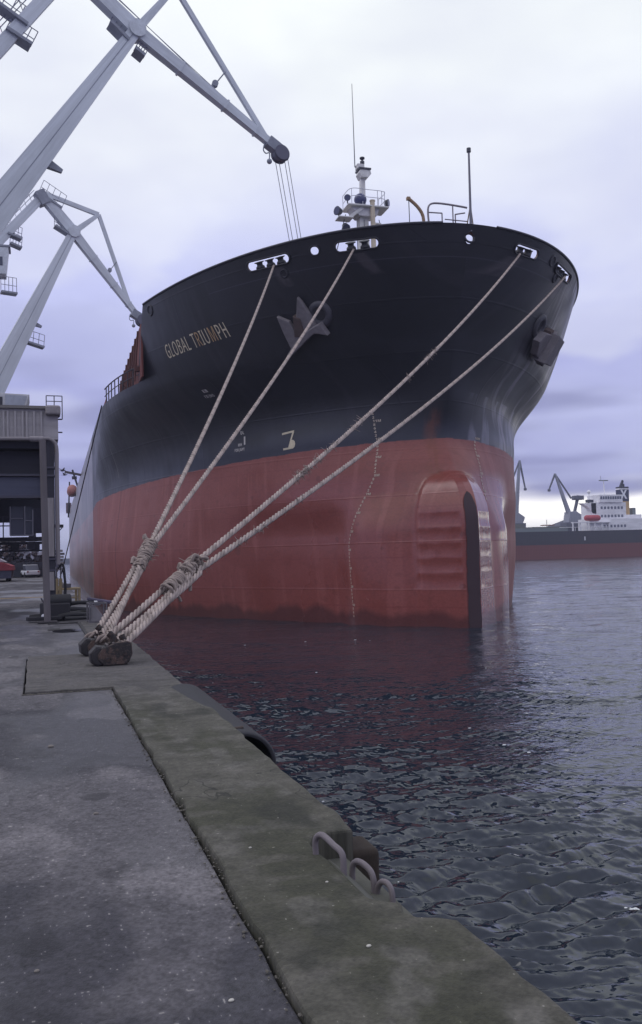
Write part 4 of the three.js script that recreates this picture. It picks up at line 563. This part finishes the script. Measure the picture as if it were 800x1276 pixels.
// ───────────── the loading gantry on the quay
{
  const g = thing('loading_gantry', 'grey steel loading gantry with ribbed housing at the left edge of the quay', 'gantry', [-3, 0, -28]);
  const X = (x) => x + 3, Z = (z) => z + 28, q = (x0, x1, y0, y1, z0, z1) => bb(X(x0), X(x1), y0, y1, Z(z0), Z(z1));
  const pale = worn(rgb(158, 153, 156), 0.75), steel = worn(rgb(72, 70, 84), 0.7), dk = worn(rgb(48, 47, 58), 0.8), drab = worn(rgb(138, 132, 134), 0.75);
  const hs = part('housing', q(-9, 0.62, 5.08, 6.02, -26.5, -34), pale, g);
  for (let i = 0; i < 13; i++) { const x = 0.16 - i * 0.17 - (i % 3) * 0.03; part('rib', q(x - 0.025, x + 0.025, 5.1, 5.88, -26.44, -26.498), pale, hs); }
  part('roof_edge', q(-9.05, 0.3, 5.95, 6.03, -26.4, -34.05), worn(rgb(116, 112, 110), 0.8), hs); part('corner_cap', new RoundedBoxGeometry(0.42, 0.28, 0.7, 3, 0.07).translate(X(0.48), 5.9, Z(-26.6)), drab, hs); part('door', q(-0.95, -0.72, 5.12, 5.7, -26.46, -26.495), worn(rgb(140, 136, 138), 0.7), hs);
  const hr = part('handrail', [rod([X(0.3), 6.36, Z(-26.6)], [X(0.74), 6.36, Z(-26.6)], 0.014), rod([X(0.3), 6.2, Z(-26.6)], [X(0.74), 6.2, Z(-26.6)], 0.012)], steel, g); for (const x of [0.3, 0.52, 0.74]) part('post', rod([X(x), x > 0.7 ? 5.68 : 6.02, Z(-26.6)], [X(x), 6.36, Z(-26.6)], 0.014), steel, hr); for (const y of [5.68, 5.3]) part('bracket', rod([X(0.55), y, Z(-26.6)], [X(0.74), y, Z(-26.6)], 0.02), steel, hr);
  part('girder', q(-9, 0.28, 4.12, 4.82, -27.3, -27.6), dk, g); part('flange', q(-9, 0.27, 4.06, 4.12, -26.9, -27.8), steel, g); part('girder', q(-9, 0.28, 3.5, 4.04, -27.0, -27.2), worn(rgb(70, 72, 92), 0.6), g); part('flange', q(-9, 0.27, 3.42, 3.49, -26.8, -27.5), steel, g); part('soffit', q(-9, 0.3, 4.86, 5.06, -26.9, -34), dk, g);
  const col = part('corner_column', q(0.29, 0.5, 0, 5.06, -26.6, -26.95), dk, g); for (const y of [4.25, 4.02, 1.62, 1.3]) part('batten', q(0.27, 0.52, y, y + 0.05, -26.55, -26.99), steel, col); part('cladding', q(0.3, 0.47, 1.72, 3.4, -26.54, -26.595), drab, col); part('cladding', q(0.32, 0.46, 0.75, 1.28, -26.54, -26.595), drab, col); part('cable_tray', q(0.51, 0.58, 1.4, 4.7, -26.6, -26.9), worn(rgb(84, 80, 96), 0.6), col);
  part('column', q(-0.28, -0.03, 2.3, 3.5, -33.6, -33.89), steel, g); part('column', q(-7, -6.6, 0, 5, -26.8, -27.2), dk, g); part('column', q(-7, -6.6, 0, 5, -33.5, -34), dk, g);
  part('rear_wall', q(-9, 0.28, 3.0, 5.0, -33.9, -34), dk, g);
  const wk = part('walkway', q(-9, 0.25, 2.25, 2.36, -29.5, -31), dk, g); for (const y of [2.72, 3.0]) part('rail', rod([X(-9), y, Z(-29.5)], [X(-0.75), y, Z(-29.5)], 0.018), steel, wk); for (const x of [-1.0, -1.6, -2.2]) part('post', rod([X(x), 2.36, Z(-29.5)], [X(x), 3.0, Z(-29.5)], 0.018), steel, wk);
  const ws = mat(rgb(128, 126, 138), 0.6); const wf = part('window_frame', [rod([X(-0.78), 2.4, Z(-29)], [X(-0.78), 3.3, Z(-29)], 0.022), rod([X(-0.36), 2.4, Z(-29)], [X(-0.36), 3.3, Z(-29)], 0.026), rod([X(-0.78), 2.92, Z(-29)], [X(-0.4), 2.92, Z(-29)], 0.022), rod([X(-0.36), 2.86, Z(-29)], [X(-0.12), 2.84, Z(-29)], 0.022), rod([X(-0.78), 2.4, Z(-29)], [X(-0.1), 2.4, Z(-29)], 0.02), rod([X(-0.12), 2.4, Z(-29)], [X(-0.12), 3.2, Z(-29)], 0.02)], ws, g); part('pane', q(-0.76, -0.38, 2.42, 3.3, -29.02, -29.04), mat(rgb(64, 66, 80), 0.2), wf); part('pane', q(-0.34, -0.14, 2.42, 3.3, -29.02, -29.04), mat(rgb(58, 60, 72), 0.2), wf);
  part('lower_beam', q(-9, 0.28, 2.17, 2.26, -32, -32.3), dk, g); part('lower_beam', q(-9, 0.28, 1.92, 1.98, -32, -32.3), dk, g); for (const x of [-0.05, -0.72, -1.5]) part('hanger', q(x - 0.14, x + 0.14, 1.98, 2.17, -32, -32.3), dk, g); part('brace', beam([X(-1.36), 1.98, Z(-32.1)], [X(-0.86), 2.17, Z(-32.1)], 0.04, 0.04), dk, g);
  part('cabinet', q(-0.32, -0.08, 1.99, 2.24, -31, -31.3), worn(rgb(96, 96, 104), 0.7), g); part('cabinet', q(-0.1, 0.26, 2.5, 3.3, -30, -30.5), worn(rgb(58, 56, 72), 0.7), g);
  // weighing cabin on the roof
  const cb = part('roof_cabin', poly([[-1.7, 0], [0.0, 0], [0.22, 0.82], [-1.7, 0.88]], 1.6, 0.02).translate(X(-0.42), 6.04, Z(-31)), worn(rgb(184, 184, 188), 0.7), g); part('window', q(-1.36, -0.98, 6.42, 6.78, -29.36, -29.375), mat(rgb(44, 44, 52), 0.3), cb); part('pane', q(-1.24, -1.08, 6.49, 6.68, -29.345, -29.355), mat(rgb(150, 150, 160), 0.2), cb); part('gable', poly([[-0.85, 0.35], [-0.42, 0.06], [-0.2, 0.76], [-0.85, 0.8]], 0.02).translate(X(-0.05), 6.05, Z(-29.37)), worn(rgb(150, 154, 166), 0.7), cb);
  // bent pipe and the post in front of it
  const pm = worn(rgb(124, 118, 122), 0.6); const pf = thing('pipe_frame', 'grey bent pipe and upright post standing before the gantry corner', 'pipe frame', [0.22, 0, -24.5]);
  part('post', rod([0.02, 0, 0], [-0.05, 4.8, 0], 0.088, 0.088, 14), worn(rgb(96, 90, 94), 0.7), pf); part('bent_pipe', tube([[-9, 4.82, -0.05], [-2, 4.82, -0.05], [-0.05, 4.84, -0.05], [0.12, 4.84, -0.05], [0.27, 4.74, -0.05], [0.31, 4.55, -0.05], [0.31, 4, -0.05], [0.32, 1.5, -0.05]], 0.05, 120, 10), pm, pf); part('collar', new THREE.CylinderGeometry(0.075, 0.075, 0.35, 12).rotateZ(Math.PI / 2).translate(-0.2, 4.83, -0.05), pm, pf); part('foot_plate', rbox(0.5, 0.04, 0.5, 0.02, 0, 0, 0.01), worn(rgb(60, 56, 60), 0.8), pf);
}

// ───────────── gear lying about below the gantry
{
  const dark = worn(rgb(42, 40, 46), 0.8), hoseM = mat(rgb(30, 29, 34), 0.65), oldY = worn(rgb(150, 132, 100), 0.8), gry = worn(rgb(96, 92, 98), 0.75);
  const fr = thing('steel_crate', 'small open steel box frame at the quay edge left of the ropes', 'steel crate', [1.45, 0, -23.6], 0.1);
  for (const [x, z] of [[-0.21, -0.2], [0.21, -0.2], [-0.21, 0.2], [0.21, 0.2]]) part('post', bb(x - 0.02, x + 0.02, 0, 0.5, z - 0.02, z + 0.02), gry, fr); for (const y of [0.02, 0.48]) for (const z of [-0.2, 0.2]) part('rail', bb(-0.19, 0.19, y - 0.02, y + 0.02, z - 0.02, z + 0.02), gry, fr); for (const y of [0.02, 0.48]) for (const x of [-0.21, 0.21]) part('rail', bb(x - 0.018, x + 0.018, y - 0.018, y + 0.018, -0.18, 0.18), gry, fr); part('side_plate', poly([[-0.17, 0.04], [0.16, 0.04], [0.1, 0.2], [-0.08, 0.42], [-0.17, 0.44]], 0.012).translate(0, 0, 0.16), worn(rgb(120, 116, 120), 0.7), fr);
  const bn = thing('work_bench', 'low weathered yellow bench frame beyond the hoses', 'bench', [1.12, 0, -35.2], 0.2); part('top', rbox(0.8, 0.08, 0.6, 0, 0.5, 0, 0.01), oldY, bn); for (const [x, z] of [[-0.35, -0.25], [0.35, -0.25], [-0.35, 0.25], [0.35, 0.25]]) part('leg', bb(x - 0.04, x + 0.04, 0, 0.46, z - 0.04, z + 0.04), oldY, bn); part('shelf', bb(-0.34, 0.34, 0.15, 0.18, -0.24, 0.24), oldY, bn); part('back_strut', beam([-0.3, 0.54, -0.2], [-0.6, 0.85, -0.3], 0.07, 0.07), oldY, bn); part('tool_box', rbox(0.3, 0.16, 0.3, -0.1, 0.62, 0.1, 0.02), gry, bn);
  const jk = thing('hydraulic_jacks', 'upright pale hydraulic rods and black hoses beside the gantry column', 'hydraulic unit', [0.5, 0, -28]); for (const x of [-0.08, 0.04, 0.16]) { part('cylinder', rod([x, 0.3, 0], [x + 0.01, 1.05, 0], 0.05, 0.05, 10), oldY, jk); part('rod', rod([x + 0.01, 1.05, 0], [x + 0.02, 1.4, 0], 0.022, 0.022, 8), gry, jk); } part('tank', rbox(0.55, 0.32, 0.5, 0.05, 0.16, 0, 0.03), dark, jk); part('hose', tube([[0.26, 1.3, 0.05], [0.3, 0.8, 0.1], [0.26, 0.2, 0.12], [0.2, 0.1, 0.3]], 0.04, 24, 7), hoseM, jk); part('hose', tube([[0.1, 1.35, 0.05], [0.22, 1.5, 0.1], [0.3, 1.0, 0.12], [0.24, 0.3, 0.12]], 0.03, 24, 7), hoseM, jk); part('gauge', new THREE.SphereGeometry(0.06, 12, 8).translate(-0.08, 1.5, 0.1), mat(rgb(190, 190, 196), 0.4), jk); part('valve', rbox(0.16, 0.12, 0.12, 0.06, 1.48, 0.05, 0.02), dark, jk);
  const gr = thing('winch_block', 'dark greasy machine block at the foot of the post', 'winch', [0.45, 0, -25.4], 0.2); part('body', rbox(0.7, 0.45, 0.6, 0, 0.22, 0, 0.04), dark, gr); part('drum', new THREE.CylinderGeometry(0.18, 0.18, 0.6, 18).rotateZ(Math.PI / 2).translate(0.1, 0.5, 0.05), hoseM, gr); part('lever', rod([-0.3, 0.4, 0.2], [-0.42, 0.6, 0.25], 0.02), gry, gr); part('lamp', new THREE.SphereGeometry(0.06, 10, 8).translate(-0.38, 0.12, 0.34), mat(rgb(200, 200, 206), 0.3), gr); part('skid', rbox(0.9, 0.1, 0.3, -0.35, 0.06, 0.3, 0.02), dark, gr);
  const q = rngOf(12); const hose = (pts, r, label) => whole('hose', tube(pts, r, 50, 8), hoseM, label, 'hose', 'black hoses on the quay');
  hose([[0.55, 0.08, -25.1], [0.9, 0.14, -24.9], [1.3, 0.1, -25.1], [1.5, 0.07, -25.6], [1.2, 0.1, -26.2], [0.8, 0.08, -26.0]], 0.075, 'thick black hose coiled nearest the gantry post'); hose([[0.5, 0.2, -26], [0.8, 0.34, -26.2], [1.15, 0.4, -26.0], [1.55, 0.36, -26.1]], 0.06, 'pale dusty hose arching over the others'.replace('pale dusty', 'black')); hose([[0.7, 0.06, -24.6], [1.1, 0.06, -24.55], [1.45, 0.06, -24.7], [1.6, 0.06, -25.2]], 0.05, 'thin black hose nearest the steel crate');
  hose([[-0.2, 0.06, -25.7], [0.05, 0.08, -25.6], [0.3, 0.1, -25.5], [0.6, 0.22, -26.4], [1.0, 0.16, -27.2], [1.5, 0.1, -27.6]], 0.07, 'long black hose reaching out left past the post');
  whole('coupling', [new THREE.CylinderGeometry(0.07, 0.07, 0.18, 12).rotateZ(Math.PI / 2).translate(1.62, 0.36, -26.1)], mat(rgb(190, 190, 194), 0.35, 0.5), 'bright metal coupling on the end of the arching hose', 'hose coupling'); void q;
  whole('edge_pipe', rod([1.45, 0.42, -27.5], [1.95, 0.44, -24.2], 0.05, 0.05, 10), worn(rgb(92, 84, 108), 0.6), 'grey pipe lying across the quay edge behind the steel crate', 'pipe');

  // broken loading door, the white car, the load under a red sheet, scrap and the shed beyond
  const car = thing('parked_car', 'small white car parked on the quay under the gantry', 'car', [-0.62, 0, -87], 0.2), cw = mat(rgb(206, 206, 212), 0.4), tyre = mat(rgb(24, 24, 28), 0.9); part('body', rbox(1.3, 0.42, 2.6, 0, 0.42, 0, 0.12), cw, car); part('cabin', poly([[-0.95, 0], [0.7, 0], [0.35, 0.45], [-0.7, 0.45]], 1.05, 0.05).rotateY(Math.PI / 2).translate(-0.52, 0.62, 0), mat(rgb(90, 92, 104), 0.2), car); part('roof', rbox(1.1, 0.08, 1.2, 0, 1.12, 0, 0.03), cw, car); for (const [x, z] of [[-0.6, -0.8], [0.6, -0.8], [-0.6, 0.8], [0.6, 0.8]]) part('wheel', new THREE.CylinderGeometry(0.24, 0.24, 0.16, 14).rotateZ(Math.PI / 2).translate(x, 0.24, z), tyre, car); for (const x of [-0.48, 0.48]) part('tail_lamp', rbox(0.16, 0.14, 0.04, x, 0.52, 1.31, 0.01), mat(rgb(140, 60, 60), 0.4), car);
  const ld = thing('covered_trailer', 'trailer under a red and white sheet at the left edge', 'trailer', [-4.1, 0, -76]); ld.scale.set(1, 0.72, 1); part('bed', rbox(4.4, 0.9, 6, 0, 0.75, 0, 0.05), worn(rgb(70, 72, 92), 0.7), ld); const sh = poly([[-2.3, 0], [-2.2, 0.55], [-1.2, 1.0], [0.4, 1.05], [1.6, 0.75], [2.25, 0.4], [2.3, 0]], 6.1, 0.05).translate(0, 1.2, -3.05); part('red_sheet', sh, worn(rgb(146, 60, 70), 0.8), ld); part('white_sheet', poly([[-2.0, 0], [-1.0, 0.5], [0.4, 0.55], [1.3, 0.3], [1.7, 0]], 4.5, 0.04).translate(0, 2.1, -2.2), worn(rgb(176, 172, 180), 0.8), ld); for (const z of [-1.8, 1.8]) for (const x of [-1.9, 1.9]) part('wheel', new THREE.CylinderGeometry(0.45, 0.45, 0.3, 16).rotateZ(Math.PI / 2).translate(x, 0.45, z), tyre, ld);
  const sc = rngOf(61), mt = [mat(rgb(190, 190, 200), 0.35, 0.3), mat(rgb(76, 72, 84), 0.7), mat(rgb(96, 82, 82), 0.8)], gs = [[], [], []]; for (let i = 0; i < 1500; i++) { const u = sc(), x = -9 + 9.3 * u, top = 2.2 + 1.2 * sst(0.3, -2.0, x) * (0.7 + 0.4 * noise(x * 0.9, 4)), y = top * Math.sqrt(sc()), b = new THREE.BoxGeometry(0.15 + 0.5 * sc(), 0.05 + 0.25 * sc(), 0.15 + 0.5 * sc()); b.rotateX(sc() * 3); b.rotateY(sc() * 3); b.translate(x, y, -90 - (3.6 - y) * 0.6 - sc() * 2); gs[sc() < 0.3 ? 0 : sc() < 0.6 ? 1 : 2].push(b); }
  const heap = new THREE.Group(); heap.name = 'scrap_heap'; heap.userData.kind = 'stuff'; scene.add(heap); gs.forEach((g, i) => part('scrap', g, mt[i], heap)); part('heap_core', new THREE.SphereGeometry(1, 24, 10).scale(7, 2.6, 3).translate(-6, 0, -95), mt[1], heap);
  const bay = thing('block_wall', 'dark retaining wall of concrete blocks before the scrap heap', 'wall', [-5, 0, -88.6]); for (let i = 0; i < 11; i++) for (let j = 0; j < 2; j++) part('block', rbox(1.18, 0.68, 0.6, -6.2 + i * 1.2 + (j % 2) * 0.3 - 0.4, 0.34 + j * 0.7, 0, 0.03), worn(rgb(58, 58, 68), 0.9), bay);
  const shd = thing('quay_shed', 'long dark shed at the far end of the quay', 'shed', [-26, 0, -150]); part('wall', bb(-24, 24.6, 0, 3.6, -20, 0), worn(rgb(84, 84, 100), 0.85), shd); part('roof', poly([[-24.4, 0], [25, 0], [25, 0.3], [-24.4, 0.9]], 20.6).translate(0, 3.62, -20.3), worn(rgb(98, 98, 112), 0.8), shd); for (let i = 0; i < 8; i++) part('door', bb(-22 + i * 6, -18 + i * 6, 0, 2.8, 0.02, 0.1), worn(rgb(56, 58, 72), 0.8), shd);
  struct('far_land', [bb(-900, -20, -3, 2.2, -420, -700), bb(-20, 900, -3, 1.6, -640, -800)], worn(rgb(88, 92, 104), 0.95));
  whole('yellow_line', bb(-12, 0.25, -0.033, -0.028, -41.6, -41.2), worn(rgb(150, 122, 70), 0.9), 'worn yellow line painted across the far quay', 'road marking');
  // far gear between the gantry and the ship side
  const pl = thing('lamp_mast', 'thin far lamp mast between the gantry and the ship', 'lamp post', [2.4, 0, -118]); part('pole', rod([0, 0, 0], [0, 5.6, 0], 0.12, 0.09, 8), gry, pl); part('lamp_head', rbox(1.3, 0.4, 0.6, 0.2, 5.8, 0, 0.05), dark, pl); part('bracket', rod([0, 4.9, 0], [0.7, 5.6, 0], 0.06), dark, pl);
  const pal = thing('stacked_pallets', 'pale pile of pallets and bundles far along the quay edge', 'pallets', [2.5, 0, -128], 0.1); for (let i = 0; i < 7; i++) part('pallet', rbox(1.6, 0.3, 1.6, (i % 3) * 0.12, 0.2 + i * 0.42, 0, 0.02), i % 2 ? gry : worn(rgb(150, 146, 150), 0.8), pal);
}

// ───────────── ladder, fenders and the foot of the quay wall
{
  const galv = worn(rgb(118, 110, 114), 0.6, 0.1);
  const ld = thing('quay_ladder', 'grey steel quay ladder with a hoop handhold in the edge recess', 'ladder', [1.55, 0, -4.6]);
  part('handhold', tube([[-0.115, -0.03, -0.12], [-0.115, 0.08, -0.115], [-0.1, 0.115, -0.07], [-0.075, 0.10, 0.08], [-0.055, 0.075, 0.15], [-0.055, -0.05, 0.17]], 0.017, 40, 10), galv, ld);
  part('rung', tube([[0.07, -0.2, -0.06], [0.075, -0.06, -0.05], [0.09, -0.035, -0.02], [0.12, -0.05, 0.06], [0.13, -0.08, 0.1], [0.13, -0.24, 0.12]], 0.017, 40, 10), galv, ld);
  part('rung', tube([[0.14, -0.28, 0.12], [0.145, -0.12, 0.14], [0.16, -0.085, 0.18], [0.175, -0.1, 0.24], [0.175, -0.26, 0.27]], 0.016, 36, 10), galv, ld);
  for (const z of [-0.2, 0.25]) part('stile', bb(0.14, 0.18, -2.6, -0.18, z - 0.03, z + 0.03), galv, ld); for (let i = 0; i < 7; i++) part('rung', rod([0.17, -0.4 - i * 0.3, -0.18], [0.17, -0.4 - i * 0.3, 0.23], 0.016), galv, ld);
  const ty = thing('rubber_fender', 'black hollow rubber fender lying along the quay edge', 'fender', [1.82, -0.37, -8.3]);
  const ring = [[0.30, 0], [0.325, -0.01], [0.345, 0.03], [0.345, 0.15], [0.345, 3.0], [0.3, 3.05], [0.001, 3.05], [0.001, 3.0], [0.27, 2.95], [0.275, 0.1], [0.30, 0]].map((p) => new THREE.Vector2(...p)), lay = (g) => g.rotateX(-Math.PI / 2).rotateY(0.03).rotateX(0.02);
  part('tube', lay(new THREE.LatheGeometry(ring, 40)), worn(rgb(40, 40, 46), 0.7), ty); for (const z of [-0.15, -2.9]) part('chain', rod([-0.2, 0.33, z], [0.05, 0.35, z], 0.02), worn(rgb(70, 60, 56), 0.8), ty);
  whole('timber_fender', rbox(0.2, 1.6, 0.3, 1.86, -0.95, -5.25, 0.04), worn(rgb(56, 48, 42), 0.95), 'dark timber post on the quay wall beside the ladder', 'timber fender');
}

// ───────────── across the harbour
{
  const hullM = worn(rgb(52, 51, 60), 0.7), redM = worn(rgb(112, 62, 60), 0.8), wh = worn(rgb(232, 230, 234), 0.7), gr = worn(rgb(118, 126, 128), 0.8), dk = mat(rgb(50, 52, 64), 0.7);
  const s = thing('far_ship', 'white and black cargo ship moored across the harbour behind the bow', 'ship', [150, WATER, -246]);
  const bow = [[-120, -8], [-114, -10.5], [90, -10.5], [100, -8], [100, 8], [90, 10.5], [-114, 10.5], [-120, 8]];
  const ext = (pts, y0, y1) => { const g = poly(pts.map(([x, z]) => [x, -z]), y1 - y0); g.rotateX(-Math.PI / 2); return g.translate(0, y0, 0); };
  part('boot_topping', ext(bow, -1, 4.3), redM, s); part('hull', ext(bow.map(([x, z]) => [x * 1.0005, z * 1.003]), 4.31, 8.35), hullM, s); part('hatch_coaming', bb(-60, 6.5, 8.36, 9.5, -8, 8), gr, s); for (const [x0, x1, h] of [[-14, -8.2, 10.8], [-5, 5.8, 9.9]]) part('hatch_cover', bb(x0, x1, 9.51, h, -7, 7), worn(rgb(104, 106, 100), 0.8), s);
  part('draught_number', bb(10.5, 10.9, 5.4, 6.6, 10.56, 10.6), wh, s);
  const dh = part('deckhouse', [bb(13.6, 34.5, 8.4, 12.0, 3, 9.2)], wh, s); part('accommodation', bb(15.2, 28, 12.0, 17.2, 2.5, 8), wh, s); part('bridge', bb(18, 26.5, 17.2, 19.6, 2, 8.5), wh, s);
  part('bridge_wing', poly([[-2.2, 0], [3, 0], [3, -3.4], [1.6, -3.2], [0.6, -1.6]], 2).translate(14, 17.0, 6), wh, s); part('wing_house', rbox(2.0, 0.9, 1.6, 15.6, 17.7, 6.6, 0.1), dk, s);
  for (let r = 0; r < 3; r++) for (let i = 0; i < 7; i++) part('window', bb(18.6 + i * 1.25, 19.3 + i * 1.25, 9.3 + r * 2.6 + (r > 0 ? 0.6 : 0), 10.1 + r * 2.6 + (r > 0 ? 0.6 : 0), r ? 8.02 : 9.22, r ? 8.06 : 9.26), mat(rgb(96, 100, 118), 0.3), dh); for (let i = 0; i < 9; i++) part('bridge_window', bb(18.3 + i * 0.88, 18.95 + i * 0.88, 18.2, 19.1, 8.52, 8.56), mat(rgb(86, 92, 112), 0.3), dh);
  part('free_fall_boat', new THREE.CapsuleGeometry(0.9, 4, 6, 12).rotateZ(Math.PI / 2).translate(14.3, 12.3, 9.6), worn(rgb(170, 62, 72), 0.6), s); for (let i = 0; i < 6; i++) part('deck_post', rod([7 + i * 2.6, 8.36, 10], [7 + i * 2.6, 11, 10], 0.22, 0.22, 8), wh, s); part('boat_deck', bb(7, 21, 10.8, 11.05, 9.0, 10.4), wh, s); for (let i = 0; i < 12; i++) part('railing_post', rod([6.5 + i * 1.1, 8.36, 10.3], [6.5 + i * 1.1, 9.5, 10.3], 0.07, 0.07, 5), wh, s); part('top_rail', rod([2, 9.5, 10.3], [20, 9.5, 10.3], 0.07, 0.07, 5), wh, s);
  const fn = part('funnel', bb(27.4, 30.8, 13.3, 17.6, 4, 6), worn(rgb(196, 164, 116), 0.7), s); part('funnel_base', bb(25, 34.5, 12.01, 13.3, 3, 7), wh, fn); part('funnel_band', bb(27.38, 30.82, 17.6, 21.4, 3.98, 6.02), mat(rgb(40, 44, 74), 0.6), fn); part('band_line', bb(27.36, 30.84, 21.4, 21.75, 3.96, 6.04), wh, fn); part('funnel_top', bb(27.4, 30.8, 21.75, 22.3, 4, 6), dk, fn);
  const xg = new THREE.ExtrudeGeometry(font.generateShapes('X', 2.9), { depth: 0.06, bevelEnabled: false }); part('funnel_letter', xg.translate(27.55, 18.4, 6.04), mat(rgb(230, 230, 236), 0.6), fn); part('exhaust', [beam([28.6, 22.3, 5], [29.4, 24.4, 5], 0.7, 0.9, 0.4, 0.6)], dk, fn); part('exhaust', rod([30, 22.3, 4.6], [30, 23.3, 4.6], 0.25), dk, fn);
  part('radar_mast', [rod([22.4, 19.6, 5], [22.2, 24.4, 5], 0.2, 0.14, 8)], wh, s); part('radar', bb(20.6, 23.8, 24.2, 24.5, 4.8, 5.2), gr, s); part('whip', rod([21.2, 24.5, 5], [21.1, 25.8, 5], 0.06), gr, s); part('signal_mast', rod([16.6, 17.2, 5], [16.6, 20.4, 5], 0.12), wh, s); part('radome', new THREE.SphereGeometry(0.6, 12, 10).translate(16.6, 20.7, 5), wh, s); part('after_mast', rod([27, 17.2, 6], [27, 19.9, 6], 0.15), gr, s);
  part('stern_gear', rbox(1.2, 2.2, 2, 32.6, 14.4, 5, 0.2), gr, s); part('deck_crane', rod([2.2, 9.5, 3], [2.2, 12.2, 3], 0.09), dk, s); part('jib_frame', bb(0.5, 4.4, 10.3, 10.6, 2, 4), worn(rgb(130, 96, 84), 0.8), s);
  whole('far_warehouse', [bb(181.2, 205, 0, 8.4, -262, -290), poly([[-0.6, 0], [12, 4], [24, 0]], 28).translate(180.8, 8.42, -290)], worn(rgb(72, 74, 88), 0.85), 'dark gabled warehouse cut off at the right edge', 'warehouse');
  const farCrane = (label, x0, top, tip, back, mir) => { const t = thing('dock_crane', label, 'crane', [x0, 0, -268], 0, 'luffing cranes on the far dock'); const g = worn(rgb(140, 142, 154), 0.6), d = worn(rgb(92, 94, 106), 0.6); part('portal', [beam([-3, 0, 0], [-1.5, 9, 0], 1, 1), beam([3, 0, 0], [1.5, 9, 0], 1, 1), bb(-3, 3, 8, 9.6, -2, 2)], d, t); part('house', poly([[-2.6, 0], [2.4, 0], [3.4, 2.6], [0.6, 4.4], [-1.8, 4.2]], 3.4, 0.1).translate(mir * 0.6, 9.0, -1.7), g, t); part('boom', beam([mir * -0.4, 12, 0], top, 1.0, 1.5, 0.5, 0.6), g, t); part('jib', beam(top, tip, 0.45, 0.6, 0.35, 0.4), d, t); part('jib_head', rbox(0.9, 0.9, 0.8, tip[0], tip[1] - 0.3, 0, 0.2), d, t); part('back_stay', beam(top, back, 0.35, 0.4, 0.4, 0.5), d, t); part('counterweight', rbox(3.6, 1.5, 2.4, mir * 3.2, 18.2, 0, 0.2), d, t); part('frame', [beam([mir * 1.4, 12.5, 0], [mir * 3.4, 19, 0], 0.8, 0.8)], d, t); part('stair_tower', bb(mir * 4.2 - 1.4, mir * 4.2 + 1.4, 9.2, 12.4, -1, 1), d, t); };
  farCrane('grey dock crane across the water whose jib points left', 177.5, [-5.6, 26.6, 0], [-8.2, 21.2, 0], [0.5, 18, 0], 1);
  farCrane('grey dock crane half hidden by the red bow, its jib pointing right', 155.5, [2.6, 31.2, 0], [4.4, 21.6, 0], [-2.5, 20, 0], -1);
  struct('far_quay', bb(60, 420, -4, 0.2, -258, -330), worn(rgb(90, 90, 98), 0.9));
}
// a pair of gulls over the quay
function gull(label, pos, ry, s) { const t = thing('gull', label, 'gull', pos, ry, 'gulls over the quay'), m = mat(rgb(92, 90, 104), 0.9); const b = new THREE.SphereGeometry(0.12, 12, 8); b.scale(2.2, 0.8, 0.8); part('body', b, m, t); part('head', new THREE.SphereGeometry(0.075, 10, 8).translate(0.3, 0.05, 0), m, t); part('beak', new THREE.ConeGeometry(0.03, 0.12, 6).rotateZ(-Math.PI / 2).translate(0.42, 0.04, 0), m, t); for (const k of [-1, 1]) part('wing', poly([[-0.14, 0], [0.14, 0], [0.1, 0.4], [-0.1, 0.75], [-0.14, 0.4]], 0.02).rotateX(k * 1.15).translate(0, 0.03, 0), m, t); part('tail', poly([[-0.2, -0.07], [-0.45, -0.1], [-0.45, 0.1], [-0.2, 0.07]], 0.015).rotateX(Math.PI / 2), m, t); t.scale.setScalar(s); }
gull('upper of two small gulls flying beside the ship side', [3.2, 12.9, -118], 0.5, 1.1);
gull('lower of two small gulls flying beside the ship side', [3.5, 12.45, -119], -0.3, 0.9);

renderer.render(scene, camera);
